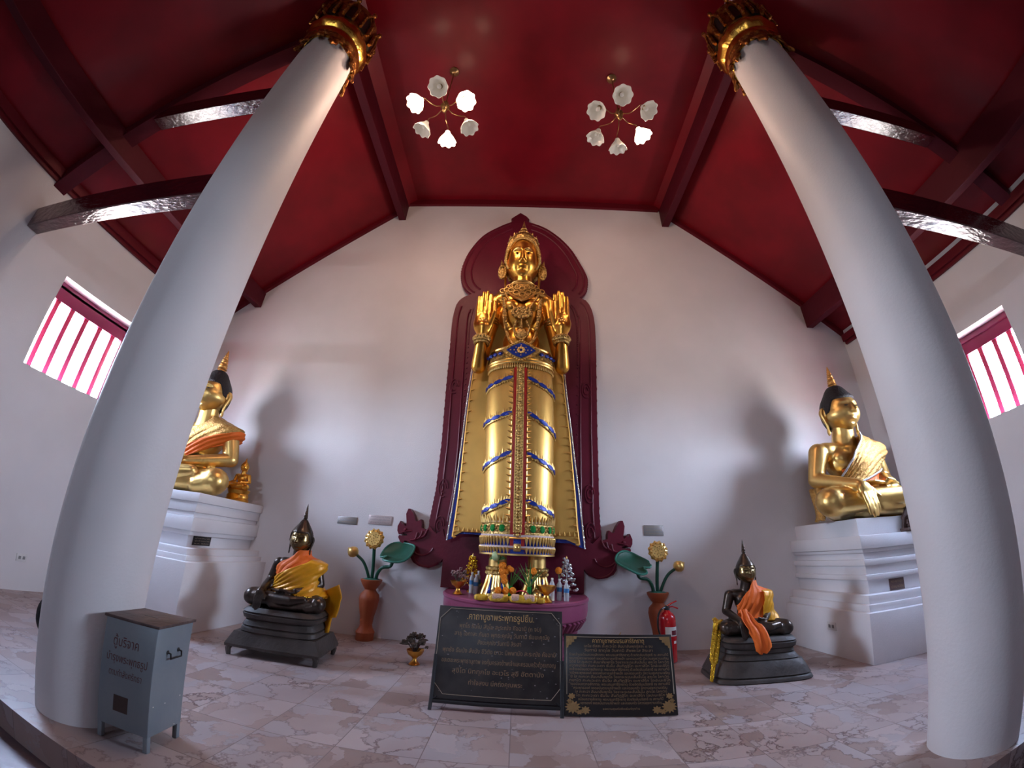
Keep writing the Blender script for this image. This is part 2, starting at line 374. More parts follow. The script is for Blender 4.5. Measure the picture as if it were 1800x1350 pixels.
# ceiling: flat middle, two slopes
mb = MB()
def slab(pts):      # extruded strip running along y
    mb.prism(pts, YF-.3, YB+.35)
slab([(-2.75, 9.2), (3.05, 9.2), (3.05, 9.35), (-2.75, 9.35)])
for sgn in (-1, 1):
    xa = -2.75 if sgn < 0 else 3.05; xb = XL-.4 if sgn < 0 else XR+.4
    slab([(xa, 9.2), (xb, zs(xb)+.13), (xb, zs(xb)+.3), (xa, 9.37)])
struct('ceiling', mb, REDC, smooth=False)
# trims where ceiling meets walls
tn = [0]
def trim(mb): tn[0] += 1; return struct('trim_%d' % tn[0], mb, TRIM, smooth=False)
mb = MB(); mb.box(-2.95, 3.15, YB-.07, YB, ZC, 9.2); trim(mb)
for sgn in (-1, 1):
    xa = -3.1 if sgn < 0 else 3.3; xb = XL if sgn < 0 else XR
    mb = MB(); mb.prism([(xa, zs(xa)), (xb, zs(xb)), (xb, zs(xb)+.13), (xa, zs(xa)+.13)], YB-.07, YB); trim(mb)
    mb = MB(); x = xb; mb.box(min(x, x-sgn*.1), max(x, x-sgn*.1), YF, YB-.07, 5.55, 5.70); mb.box(min(x, x-sgn*.05), max(x, x-sgn*.05), YF, YB-.07, 5.49, 5.55); trim(mb)
# ------------------------------------------------------------------ roof timbers
XCL, YCL, XCR, YCR, RC = -2.967, 2.468, 3.166, 2.336, .355
def beam(label, mb, cat='beam', group=None, name='ceiling_beam'):
    return tag(obj(name, mb, BEAM if name == 'tie_beam' else BEAM2, smooth=False), label, cat, group)
DS = {'left': 'on the donation box side', 'right': 'on the side without a donation box'}
for side, x in (('left', -3.04), ('right', 3.27)):
    yc = YCL if side == 'left' else YCR
    mb = MB(); mb.bbox(x-.085, x+.085, yc+.47, YB, 8.55, 9.19, .012)
    beam('long dark red ceiling beam from column to back wall, %s' % DS[side], mb)
for side, x, z in (('left', -5.93, 5.98), ('right', 6.16, 5.89)):
    mb = MB(); mb.bbox(x-.08, x+.08, YF, YB, z, zs(x)+.05, .01)
    beam('dark red purlin under the sloping ceiling, %s' % DS[side], mb, name='purlin')
for side, s, xw, xc, y in (('left', -1, XL, XCL, 2.507), ('right', 1, XR, XCR, 2.424)):
    a, b = sorted((xw, xc+s*.34))
    mb = MB(); mb.bbox(a, b, y-.102, y+.102, 4.665, 4.985, .012)
    beam('lower glossy dark red tie beam from column to wall, %s' % DS[side], mb, name='tie_beam')
    xe = CX+s*(1.5+(10.294-6.75)/.869)
    a, b = sorted((xe, xc+s*.34))
    mb = MB(); mb.bbox(a, b, y-.102, y+.102, 6.526, 6.80, .012)
    beam('upper, shorter glossy dark red tie beam behind column, %s' % DS[side], mb, name='tie_beam')
    xa, xb = xc+s*.62, xw
    mb = MB(); mb.prism([(xa, zs(xa)-.14), (xb, zs(xb)-.14), (xb, zs(xb)+.12), (xa, zs(xa)+.12)], y-.11, y+.11)
    beam('dark red sloping rafter above the tie beams, %s' % DS[side], mb, name='rafter')

# ------------------------------------------------------------------ columns
def column(x, y, side):
    r = root('column', (x, y, 0), 'white round column with gilded leaf capital, ' + ('grey donation box at its foot' if side == 'left' else 'nothing standing at its foot'), 'column'); o = (x, y, 0)
    mb = MB(); mb.lathe([(RC, 0), (RC, 2), (RC, 4), (RC-.003, 6), (RC-.006, 7.72)], (x, y), 64); obj('shaft', mb, COLW, r, o)
    mb = MB(); mb.lathe([(.36, 7.55), (.40, 7.62), (.425, 7.70), (.425, 7.76), (.40, 7.84), (.38, 7.86)], (x, y), 48); obj('capital_ring', mb, CAPY, r, o)
    mb = MB(); mb.lathe([(.37, 7.86), (.43, 7.92), (.465, 8.0), (.455, 8.07), (.41, 8.12)], (x, y), 48, rad=lambda a, z: 1+.02*cos(12*a)); obj('capital_ring', mb, CAPY, r, o)
    for i in range(12):
        a0 = 2*PI*(i+.3)/12; zt = 7.29 if i % 2 == 0 else 7.40; W = .2 if i % 2 == 0 else .15
        def f(u, v):
            z = 7.68+(zt-7.68)*v
            w = W*(1-v**1.6)*(1+.35*sin(v*9))*(u-.5)*1.5
            rr = .372+.05*v*v+.02*cos((u-.5)*PI)+.012*sin(v*16)
            a = a0+w/rr; return (x+rr*cos(a), y+rr*sin(a), z+.02*abs(u-.5)*2)
        mb = MB(); mb.grid(f, 9, 12); obj('capital_leaf', mb, CAPG, r, o, solid=.03)
    # upper crown; black slabs stand in for the shade inside arched niches
    mb = MB(); mb.lathe([(.37, 8.10), (.40, 8.14), (.415, 8.3), (.43, 8.6), (.45, 8.74), (.40, 8.76)], (x, y), 48); cr = obj('capital_crown', mb, CAPG, r, o)
    for i in range(10):
        a = 2*PI*(i+.5)/10; ca, sa = cos(a), sin(a)
        M = Matrix(((-sa, ca, 0, x), (ca, sa, 0, y), (0, 0, 1, 0), (0, 0, 0, 1)))     # local x tangent, y outward
        mb = MB(); mb.prism([(-.055, 8.2), (.055, 8.2), (.055, 8.5), (.03, 8.58), (0, 8.61), (-.03, 8.58), (-.055, 8.5)], .38, .447, m=M); obj('niche_shade', mb, BLACKP, cr, o, smooth=False)
        mb = MB()
        mb.tube([(-.075, .46, 8.16), (-.075, .47, 8.5), (-.04, .475, 8.63), (0, .48, 8.68), (.04, .475, 8.63), (.075, .47, 8.5), (.075, .46, 8.16)], .024, 6, m=M)
        for k in range(7): mb.ell((-.085, .49, 8.18+k*.05), (.022, .022, .022), 6, 4, M); mb.ell((.085, .49, 8.18+k*.05), (.022, .022, .022), 6, 4, M)
        mb.ell((0, .5, 8.72), (.04, .04, .06), 8, 6, M)
        obj('niche_frame', mb, CAPG, cr, o)
    return r
column(XCL, YCL, 'left'); column(XCR, YCR, 'right')
# ------------------------------------------------------------------ figures
def gs(x, c, w): return math.exp(-((x-c)/w)**2)
def head_pt(t, ph, a, b, c):
    """point of a serene face; ph=0 looks towards -y, t polar angle from the top"""
    st, ct = sin(t), cos(t); x, y, z = st*sin(ph), -st*cos(ph), ct
    v = z; u = x
    if v < 0:
        k = 1-.30*sm(0, 1, -v)*abs(v); x *= k; y *= 1-.10*sm(.2, 1, -v)
        x *= 1+.10*gs(v, -.35, .3)
    f = sm(-.05, .55, -y)                                       # front weight
    d = 0.
    for s in (-1, 1):
        d -= .105*gs(u, s*.36, .20)*gs(v, .16, .11)              # socket
        d += .050*gs(u, s*.37, .17)*gs(v, .12, .055)             # lid
        arc_v = .32-.35*(abs(u)-.34)**2*2
        d += .060*gs(v, arc_v, .045)*gs(u, s*.36, .24)            # brow
        d += .030*gs(u, s*.48, .22)*gs(v, -.18, .22)             # cheek
        d += .085*gs(u, s*.115, .06)*gs(v, -.185, .06)            # nostril
        d -= .030*gs(u, s*.34, .06)*gs(v, -.44, .08)             # mouth corner
    rn = sm(.38, -.15, v)*sm(-.30, -.18, v)
    d += (.06+.17*sm(.3, -.18, v))*gs(u, 0, .075+.04*sm(.1, -.2, v))*sm(-.27, -.17, v)*sm(.42, .15, v)
    d += .100*gs(v, -.385-.10*u*u, .042)*gs(u, 0, .24)           # upper lip
    d += .105*gs(v, -.505+.22*u*u, .050)*gs(u, 0, .20)           # lower lip
    d -= .07*gs(v, -.445, .020)*gs(u, 0, .24)
    d -= .05*gs(v, -.62, .05)*gs(u, 0, .22)
    d += .060*gs(v, -.78, .14)*gs(u, 0, .20)                     # chin
    y -= d*f
    return Vector((x*a, y*b, z*c))
def head_mesh(c0, a, b, c, M=None, n=72, m=60):
    mb = MB()
    def f(i, j): return Vector(c0)+(head_pt(.02+(PI-.04)*j, 2*PI*i, a, b, c))
    vs = [f(i/n, j/(m-1)) for j in range(m) for i in range(n)]
    fs = [(j*n+i, j*n+(i+1) % n, (j+1)*n+(i+1) % n, (j+1)*n+i) for j in range(m-1) for i in range(n)]+[tuple(range(n-1, -1, -1)), tuple((m-1)*n+j for j in range(n))]
    return mb.add(vs, fs, M)
def hair_mesh(c0, a, b, c, k=1.08, front=.42, nape=-.55, side=-.25, curls=0., M=None, n=64, m=30, bun=None):
    """cap of hair: lower edge high on the brow, in front of the ears, low at the nape"""
    mb = MB()
    def edge(ph):
        f = cos(ph)
        return front*sm(.15, .55, f)+(1-sm(.15, .55, f))*(side+(nape-side)*sm(.1, -.6, f))
    rnd = random.Random(3)
    rows = []
    for j in range(m):
        for i in range(n):
            ph = 2*PI*i/n; v1 = edge(ph); t1 = math.acos(max(-1, min(1, v1))); t = .01+(t1-.01)*j/(m-1)
            p = head_pt(t, ph+PI if False else ph, a, b, c); q = Vector((sin(t)*sin(ph)*a, -sin(t)*cos(ph)*b, cos(t)*c))
            kk = k if j < m-1 else 1.0
            p = q*kk
            if bun:
                r = math.hypot(p.x, p.y); p.z += bun[1]*c*math.exp(-(r/(bun[0]*a))**(bun[2] if len(bun) > 2 else 2.5))
            if curls: p = p*(1+curls*(.5+.5*sin(ph*26+(j % 2)*PI))*(.5+.5*cos(j*PI)))
            rows.append(Vector(c0)+p)
    fs = [(j*n+i, j*n+(i+1) % n, (j+1)*n+(i+1) % n, (j+1)*n+i) for j in range(m-1) for i in range(n)]+[tuple(range(n-1, -1, -1)), tuple((m-1)*n+j for j in range(n))]
    return mb.add(rows, fs, M)
def ear_mesh(s, c0, a, b, c, M=None, lobe=1.):
    mb = MB(); x = c0[0]+s*a*1.02; y = c0[1]+.12*b
    mb.tube(spline([(x, y, c0[2]+.22*c), (x+s*.10*a, y+.08*b, c0[2]+.18*c), (x+s*.14*a, y+.14*b, c0[2]-.02*c), (x+s*.10*a, y+.08*b, c0[2]-.28*c), (x+s*.06*a, y-.02*b, c0[2]-.6*c*lobe), (x+s*.07*a, y-.02*b, c0[2]-1.0*c*lobe)], 5),
            [.05*a+.055*a*sin(PI*min(1, i/25*1.1)) for i in range(26)], 8, flat=1.5, up=(0, 1, 0), m=M)
    mb.ell((x+s*.05*a, y+.05*b, c0[2]-.02*c), (.06*a, .20*b, .22*c), 10, 8, M)
    mb.ell((x+s*.06*a, y-.02*b, c0[2]-.93*c*lobe), (.06*a, .11*b, .16*c), 10, 8, M)
    return mb
def fingers(mb, base, d, side, L, r, n=4, curl=0., nrm=None, spread=0., gap=1.98):
    """n straight or curled fingers rooted at base, direction d, spaced along side"""
    d = Vector(d).normalized(); side = Vector(side).normalized(); nrm = Vector(nrm).normalized() if nrm else d.cross(side)
    ln = [.86, 1., .94, .76]
    for i in range(n):
        p = Vector(base)+side*(i-(n-1)/2)*r*gap; dd = (d+side*(i-1.5)*spread).normalized(); l = L*ln[i]
        q = p+dd*l*.45; d2 = (dd+nrm*curl).normalized(); s = q+d2*l*.3; d3 = (d2+nrm*curl).normalized()
        mb.cap(p-dd*r, q, r*1.05, r, 10, 3); mb.cap(q, s, r, r*.92, 10, 3); mb.cap(s, s+d3*l*.25, r*.92, r*.72, 10, 3)

def seated(r, H, bodym, facem, hairm, spirem, earm=None, pose='touch', org_z=0., vox=.0085, curls=0., bun=(.75, .42), spire=.19, spire_r=.032, hairline=.42, lapcloth=None, headw=1., hairk=1.1, side=-.1, spirel=True):
    """cross legged figure, seat at z=org_z, facing -y, H = seat to crown"""
    def P(x, y, z): return (x*H, y*H, z*H+org_z)
    mb = MB()
    def C(p, q, a, b): mb.cap(P(*p), P(*q), a*H, b*H)
    def E(p, rr): mb.ell(P(*p), tuple(q*H for q in rr), 20, 14)
    E((0, .05, .125), (.215, .155, .125)); E((0, .035, .26), (.150, .108, .13)); E((0, .02, .40), (.182, .125, .135)); E((0, .03, .475), (.20, .105, .075))
    C((-.172, .03, .492), (.172, .03, .492), .068, .068); C((0, .03, .50), (0, .012, .63), .092, .074); C((0, .012, .60), (0, 0, .70), .074, .074)
    for s in (-1, 1): E((s*.085, -.028, .43), (.085, .06, .07))
    # legs
    C((-.13, .05, .105), (-.385, -.17, .112), .115, .098); C((-.385, -.17, .112), (.12, -.295, .128), .092, .055); C((.12, -.295, .128), (.25, -.255, .145), .05, .038)
    C((.13, .05, .10), (.385, -.17, .095), .115, .095); C((.385, -.17, .085), (-.10, -.245, .075), .088, .06)
    C((.385, -.17, .09), (.30, -.22, .06), .09, .06)
    # left arm rests in the lap
    C((.236, .03, .485), (.302, .035, .285), .066, .054); C((.302, .035, .285), (.12, -.19, .215), .054, .037)
    E((.045, -.235, .205), (.078, .050, .026)); fingers(mb, P(-.02, -.24, .212), (-1, -.05, .05), (0, 1, 0), .115*H, .0125*H, 4, .1, (0, 0, 1)); C((.05, -.275, .22), (-.02, -.295, .235), .016, .012)
    if pose == 'touch':
        C((-.236, .03, .485), (-.302, .03, .285), .066, .054); C((-.302, .03, .285), (-.245, -.275, .205), .054, .036)
        E((-.238, -.308, .165), (.052, .028, .056)); fingers(mb, P(-.235, -.330, .125), (.05, -.22, -1), (1, 0, 0), .13*H, .0132*H, 4, .10, (0, 1, .1)); C((-.19, -.312, .17), (-.160, -.338, .12), .016, .012)
    else:
        C((-.236, .03, .485), (-.302, .035, .285), .066, .054); C((-.302, .035, .285), (-.12, -.20, .245), .054, .037)
        E((-.03, -.25, .235), (.078, .050, .026)); fingers(mb, P(.03, -.25, .24), (1, -.05, .05), (0, 1, 0), .115*H, .0125*H, 4, .1, (0, 0, 1))
    blob('body', mb, bodym, r, voxel=vox*H, it=3)
    hc = P(0, -.014, .778); a, b, c = .120*H*headw, .134*H*headw, .160*H
    obj('head', head_mesh(hc, a, b, c), facem, r, sharp=None)
    hr = obj('hair', hair_mesh(hc, a, b, c, hairk, hairline, -.75, side, curls, bun=bun, n=78 if curls else 64, m=34), hairm, r, sharp=None)
    zt = hc[2]+c*(hairk+bun[1])-.012*H
    mb = MB(); n = 26; prof = []
    for i in range(n):
        t = i/(n-1); prof.append((max(.0006*H, spire_r*H*((.55+.45*sin(PI*min(1, t*3))) if t < .17 else 1)*(1-t)**.75*(1+(.13*sin(t*62) if spirel else 0))), zt+spire*H*t))
    mb.lathe(prof, (hc[0], hc[1]), 20); obj('finial', mb, spirem, r)
    for s in (-1, 1): obj('ear', ear_mesh(s, hc, a, b, c), earm or facem, r, sharp=None)
    for s in (-1, 1):                                            # half closed eyes
        mb = MB(); mb.ell((hc[0]+s*.37*a, hc[1]-.905*b, hc[2]+.105*c), (.15*a, .05*b, .022*c), 12, 8); obj('eye', mb, BLACKP, r)
    return hc, a, b, c
TORSO = [(.08, .25, .19), (.20, .19, .145), (.28, .172, .13), (.40, .205, .155), (.475, .25, .145), (.52, .25, .13), (.56, .17, .112), (.60, .10, .098), (.66, .088, .088)]
def drape(r, name, m, H, oz, ph0, ph1, top, bot, off=.012, fold=.008, nf=9, flare=None, nu=64, nv=28, seed=1, diag=.0, tk=.010, cy=.03, parent=None):
    """cloth round the torso between azimuths ph0..ph1 (0 = front, + = the figure's left), with top(s) and bot(s) heights"""
    rn = random.Random(seed); phs = [rn.uniform(0, 6.28) for _ in range(4)]
    def f(u, v):
        ph = ph0+(ph1-ph0)*u; zt, zb = top(u), bot(u); z = zt+(zb-zt)*v
        a, b = interp(TORSO, z)
        k = 1.
        if flare: k += flare(u, z)
        w = fold*(sin(nf*(u+diag*v)*PI*2+phs[0]+1.5*v)+.5*sin(nf*2.3*(u+diag*v*1.25)*PI*2+phs[1]))*(.3+.7*v)
        rad = off+w
        return ((a*k+rad)*sin(ph)*H, (cy-(b*k+rad)*cos(ph))*H, z*H+oz)
    mb = MB(); mb.grid(f, nu, nv); return obj(name, mb, m, parent or r, sharp=None, solid=tk*H)
def ribbon(r, name, m, pts, w, up, tk=.006, parent=None, wave=0.):
    """strip of cloth along pts (list of points), width list or number, up = width direction"""
    pts = [Vector(p) for p in pts]; n = len(pts); ws = w if isinstance(w, (list, tuple)) else [w]*n; up = Vector(up).normalized()
    mb = MB(); vs = []
    k = 9
    for i, p in enumerate(pts):
        t = (pts[min(i+1, n-1)]-pts[max(0, i-1)]).normalized(); s = (up-t*up.dot(t)).normalized(); nn = t.cross(s)
        for j in range(k):
            q = j/(k-1)-.5; vs.append(p+s*q*ws[i]+nn*wave*sin(q*11+i*.25))
    mb.add(vs, [(i*k+j, i*k+j+1, (i+1)*k+j+1, (i+1)*k+j) for i in range(n-1) for j in range(k-1)])
    return obj(name, mb, m, parent or r, sharp=None, solid=tk)

# ------------------------------------------------------------------ big plinths in the corners
def plinth(side, s, tiers, xb, yb, label, extra=None):
    r = root('plinth', (xb+s*1.1, 5.6, 0), label, 'plinth'); o = r.location
    xw = XL if s < 0 else XR
    for i, (z0, z1, d) in enumerate(tiers):
        x = xb+s*d; y = yb+d*.92; mb = MB(); mb.bbox(min(x, xw), max(x, xw), y, YB, z0, z1, .008); obj('base_block' if i == 0 else 'moulding', mb, PLW, r, o)
    for ex in (extra or []):
        mb = MB(); mb.bbox(*ex, .01); obj('panel', mb, PLW, r, o)
    return r
T_L = [(0, .93, 0), (.93, 1.0, .10), (1.0, 1.09, .16), (1.09, 1.25, .36), (1.25, 1.31, .30), (1.31, 1.50, .27), (1.50, 1.57, .33), (1.57, 1.71, .30), (1.71, 1.84, .27)]
plinth('left', -1, T_L, -4.20, 4.72, 'white stepped plinth with black side plaque, under the gold buddha with hands in lap')
T_R = [(0, .63, 0), (.63, .72, .08), (.72, .83, .14), (.83, 1.01, .29), (1.01, 1.08, .24), (1.08, 1.20, .27), (1.20, 1.28, .24), (1.28, 1.37, .30), (1.37, 1.42, .26), (1.42, 1.60, .22)]
plinth('right', 1, T_R, 4.40, 4.737, 'white stepped plinth with brown front plaque, under the gold buddha touching its knee', [(4.76, XR, 5.10, YB, 1.60, 1.84)])

def lin(ph, p0, z0, p1, z1): t = min(1, max(0, (ph-p0)/(p1-p0))); t = t*.6+.4*t*t*(3-2*t); return z0+(z1-z0)*t
def shoulder(ph, z): return .20*sm(.45, 1.15, ph)*sm(.34, .45, z)*sm(.60, .54, z)
def robe(r, name, m, H, oz, ph0, ph1, T, B, off, fold=.004, nf=6, diag=.4, seed=1, extra=None, tk=.010):
    """sash from the left shoulder to the right hip; T, B = (azimuth, height) pairs of its two edges"""
    ph = lambda u: ph0+(ph1-ph0)*u
    fl = lambda u, z: shoulder(ph(u), z)+(extra(ph(u), z) if extra else 0)
    drape(r, name, m, H, oz, ph0, ph1, lambda u: lin(ph(u), *T), lambda u: lin(ph(u), *B), off, fold, nf, fl, diag=diag, seed=seed, tk=tk)
    def edge(E, o2=.012):
        def f(u):
            p = ph(u); z = lin(p, *E); a, b = interp(TORSO, z); k = 1+fl(u, z); return ((a*k+off+o2)*sin(p)*H, (.03-(b*k+off+o2)*cos(p))*H, z*H+oz)
        return f
    return edge
# ------------------------------------------------------------------ left gold seated figure
HL = 2.22; r = root('seated_buddha_statue', (-5.47, 5.72, 1.842), 'large seated gold buddha with both hands in its lap, on a white plinth', 'statue')
hd = seated(r, HL, GOLDL, GOLDL, HAIRB, SPIRE, pose='lap', bun=(.66, .25, 5), spire=.20, spire_r=.040, hairline=.50, vox=.0075)
robe(r, 'gold_robe', GOLDCL, HL, 0, -1.6, 2.7, (-.9, .31, .95, .60), (-.9, .205, 1.55, .49), .024, .004, 7, .3)
robe(r, 'orange_sash', ORANGE, HL, 0, -1.6, 2.8, (-.9, .22, 1.5, .505), (-.9, .15, 1.7, .41), .030, .006, 5, .5, 4)
# ------------------------------------------------------------------ right gold seated figure
HR = 2.30; r = root('seated_buddha_statue', (5.45, 5.68, 1.842), 'large seated gold buddha with one hand over its knee, on a white plinth', 'statue')
seated(r, HR, GOLDL, GOLDL, HAIRB, SPIRE, pose='touch', bun=(.66, .24, 5), spire=.18, spire_r=.034, hairline=.50, vox=.0075)
drape(r, 'orange_cloth', ORANGE, HR, 0, -.9, 1.5, lambda u: .34+.06*u, lambda u: .19-.05*u, .012, .006, 9, diag=.4, seed=2)
eg = robe(r, 'gold_robe', GOLDCL, HR, 0, -1.2, 2.7, (-1.0, .285, .36, .60), (-1.0, .21, 1.35, .36), .024, .007, 6, .9, 5)
for E, n in (((-1.0, .285, .36, .60), .40), ((-1.0, .21, 1.35, .36), .66)):
    f = eg(E); mb = MB(); mb.tube([f(n*i/50) for i in range(51)], .010*HR*.6, 6)
    for i in range(64): mb.ell(f(n*i/63), (.017, .017, .02), 6, 4)
    obj('braid', mb, PLATE, r)
ribbon(r, 'cloth_tail', GOLDCL, spline([(-.72, .1, .55), (-.80, .0, .35), (-.86, -.08, .12), (-.90, -.10, .02)]), .2, (0, 1, .2), .03, wave=.02)

# ------------------------------------------------------------------ bronze figures on the floor
def bronze_base(r, tiers, m=BRONZM):
    for name, z0, z1, w0, w1, d0, d1 in tiers:
        def ring(w, d, z, n=40): return [(w*(abs(cos(t))**.42)*(1 if cos(t) > 0 else -1), d*(abs(sin(t))**.42)*(1 if sin(t) > 0 else -1)-.05, z) for t in [2*PI*i/n for i in range(n)]]
        mb = MB(); h = z1-z0; b = min(.012, h*.2)
        mb.loft([ring(w0*.96, d0*.96, z0), ring(w0, d0, z0+b), ring((w0+w1)/2, (d0+d1)/2, (z0+z1)/2), ring(w1, d1, z1-b), ring(w1*.96, d1*.96, z1)]); obj(name, mb, m, r)
HB = 1.08
r = root('bronze_buddha_statue', (-2.80, 5.03, 0), 'dark bronze seated buddha in orange and yellow robes on a low dark table', 'statue', rz=.10)
bronze_base(r, [('pedestal_tier', .275, .345, .485, .475, .29, .285), ('pedestal_tier', .345, .43, .47, .44, .29, .27), ('pedestal_tier', .43, .50, .47, .485, .29, .31), ('pedestal_tier', .50, .56, .485, .45, .31, .28)])
seated(r, HB, BRONZE, FACEG, BRONZE, BRONZE, org_z=.55, pose='touch', curls=.045, bun=(.5, .38), spire=.20, spire_r=.030, hairline=.45, side=-.2, vox=.009, earm=BRONZE)
robe(r, 'orange_robe', ORANGE, HB, .55, -1.35, 2.7, (-1.1, .42, .30, .66), (-1.1, .28, 1.2, .48), .030, .006, 5, .5, 3)
CAPE = lambda ph, z: (.10+.62*sm(-.3, 1.2, ph))*sm(.50, .16, z)
eg = robe(r, 'yellow_robe', SAFF, HB, .55, -1.15, 2.7, (-1.1, .33, 1.0, .565), (-1.1, .185, 1.2, .155), .05, .012, 6, .8, 8, CAPE)
ribbon(r, 'robe_corner', SAFF, spline([(.40, .10, .80), (.46, .10, .66), (.44, .10, .50), (.42, .08, .30)]), [.46]*6+[.40]*6+[.26]*6+[.10], (1, -.55, .25), .008, wave=.014)
ribbon(r, 'robe_corner', SAFF, spline([(-.42, .2, .74), (-.50, .16, .62), (-.52, .13, .45), (-.52, .12, .36)]), .2, (.3, 1, 0), .008, wave=.01)
f = eg((-1.1, .195, 1.2, .165)); mb = MB(); mb.tube([f(.3+.45*i/30) for i in range(31)], .012, 5); obj('foil_trim', mb, FOIL, r)
# table under it
t = root('low_table', (-2.80, 5.03, 0), 'low dark table with splayed feet under a bronze statue', 'table', rz=.10)
mb = MB(); mb.loft([[(sx*w, sy*d-.02, z) for sx, sy in ((-1, -1), (1, -1), (1, 1), (-1, 1))] for w, d, z in ((.575, .34, .10), (.58, .345, .13), (.51, .31, .26), (.505, .305, .275))]); obj('table_top', mb, BRONZM, t, sharp=20)
for sx in (-1, 1):
    for sy in (-1, 1):
        mb = MB(); mb.tube([(sx*.515, sy*.29-.02, .14), (sx*.54, sy*.31-.02, .07), (sx*.53, sy*.30-.02, 0)], [.05, .035, .026], 8); obj('leg', mb, BRONZM, t)
HB2 = .96
r = root('bronze_buddha_statue', (2.93, 5.10, 0), 'dark bronze seated buddha with hanging orange cloth, its stepped base directly on the floor', 'statue', rz=-.09)
bronze_base(r, [('pedestal_tier', 0, .06, .62, .605, .37, .36), ('pedestal_tier', .06, .23, .60, .52, .355, .30), ('pedestal_tier', .23, .30, .48, .44, .29, .27), ('pedestal_tier', .30, .36, .43, .42, .27, .27), ('pedestal_tier', .36, .43, .45, .46, .29, .30), ('pedestal_tier', .43, .485, .46, .43, .30, .28)])
seated(r, HB2, BRONZE, FACEG, BRONZE, BRONZE, org_z=.475, pose='touch', bun=(.52, .42), spire=.19, spire_r=.030, hairline=.45, side=-.2, vox=.009, earm=BRONZE, hairk=1.07)
drape(r, 'yellow_robe', SAFF, HB2, .475, .45, 2.7, lambda u: .545, lambda u: .175, .06, .012, 7, flare=lambda u, z: .12+.55*sm(.50, .18, z)*sm(.0, .4, u), diag=.4, seed=18)
robe(r, 'orange_robe', ORANGE, HB2, .475, -.95, 1.35, (-.9, .37, .34, .665), (-.9, .20, 1.3, .20), .038, .010, 5, .5, 11, lambda ph, z: .12*sm(.5, .2, z))
ribbon(r, 'hanging_cloth', ORANGE, spline([(-.20, -.27, .80), (-.17, -.33, .68), (-.10, -.40, .56), (-.06, -.42, .44), (-.04, -.40, .33)]), [.10]*4+[.14]*6+[.19]*8+[.2]*4+[.16, .14, .10], (1, 0, .1), .008, wave=.016)
ribbon(r, 'gold_ribbon', FOIL, spline([(-.40, -.05, .66), (-.47, -.12, .61), (-.535, -.20, .42), (-.60, -.27, .20), (-.655, -.32, .03)]), [.16]*6+[.12]*12+[.06]*7, (1, .5, .3), .008, wave=.012)
# ------------------------------------------------------------------ small figures on the plinths
HS = .50
r = root('small_buddha_statue', (-4.73, 6.10, 1.842), 'small gold seated buddha on a round base beside the big lap-handed buddha', 'statue')
mb = MB(); mb.lathe([(.20, 0), (.21, .03), (.185, .06), (.19, .10), (.17, .13), (.19, .17), (.20, .19), (.18, .205)], n=32, sy=.75); obj('round_base', mb, GOLD, r)
seated(r, HS, GOLD, GOLD, GOLD, GOLD, org_z=.195, pose='touch', bun=(.5, .3), spire=.12, vox=.012)
r = root('carved_figurine', (5.66, 5.00, 1.605), 'small dark carved seated figurine with pointed back before the knee-touching gold buddha', 'figurine')
mb = MB(); mb.bbox(-.15, .15, -.08, .08, 0, .05, .01); obj('round_base', mb, WOODD, r)
r.children[0].name = 'figurine_base'
mb = MB(); mb.prism([(-.13, .05), (.13, .05), (.10, .16), (.11, .20), (.06, .26), (.02, .31), (0, .36), (-.02, .31), (-.06, .26), (-.11, .20), (-.10, .16)], .03, .06); obj('back_plate', mb, WOODD, r)
seated(r, .22, WOODD, WOODD, WOODD, WOODD, org_z=.05, pose='touch', bun=(.5, .3), spire=.14, vox=.02)
# ------------------------------------------------------------------ tall standing figure with its backplate
def X0(z): return -.004-.0155*(z-1.4)
# backplate (mandorla) on the wall
r = root('mandorla_backplate', (-.06, 6.44, .84), 'dark maroon carved wall backplate with serpent heads behind the standing gold statue', 'backplate'); o = r.location
mand = [(-.19, 8.70), (-.05, 8.59), (.02, 8.50), (-.07, 8.43), (.10, 8.37), (.40, 8.22), (.72, 7.93), (.985, 7.56), (1.15, 7.20), (1.25, 6.95), (1.29, 6.76), (1.255, 6.48), (1.16, 6.33), (1.10, 6.28), (1.235, 6.21), (1.33, 6.03), (1.385, 5.65), (1.375, 4.8), (1.33, 3.43), (1.31, 2.07), (1.33, 1.6), (1.30, 1.2),
        (-1.30, 1.2), (-1.45, 1.6), (-1.44, 1.82), (-1.39, 2.33), (-1.385, 3.1), (-1.425, 4.2), (-1.45, 5.2), (-1.46, 5.7), (-1.42, 6.03), (-1.31, 6.20), (-1.13, 6.30), (-1.22, 6.36), (-1.32, 6.5), (-1.39, 6.72), (-1.40, 7.03), (-1.28, 7.48), (-1.01, 7.95), (-.64, 8.25), (-.42, 8.38), (-.34, 8.43), (-.40, 8.50), (-.32, 8.58)]
def smooth2(pts, n=4): return [(v.x, v.y) for v in spline([(x, z, 0) for x, z in pts], n)]
mand2 = mand[:4]+smooth2(mand[3:14])[1:]+smooth2(mand[13:18])[1:]+mand[18:24]+mand[24:28]+smooth2(mand[28:33])+smooth2(mand[33:42])[1:]+mand[42:]
mb = MB(); mb.prism(mand2, 6.38, 6.499); obj('back_panel', mb, MAROON, r, o, smooth=False)
inner = [(x*.86-.008, 7.1+(z-7.1)*.86) for x, z in mand if z > 6.25 and z < 8.45]
def ridge(pts, rr, y=6.385, name='ridge'): mb = MB(); mb.tube([(x, y, z) for x, z in pts], rr, 6); return obj(name, mb, MAROON, r, o)
hr = smooth2(mand[4:13], 3); hl = smooth2(mand[32:41], 3)
for pts in (hr, hl):
    for k in (.95, .84): ridge([(-.05+(x+.05)*k, 7.05+(z-7.05)*k) for x, z in pts], .022)
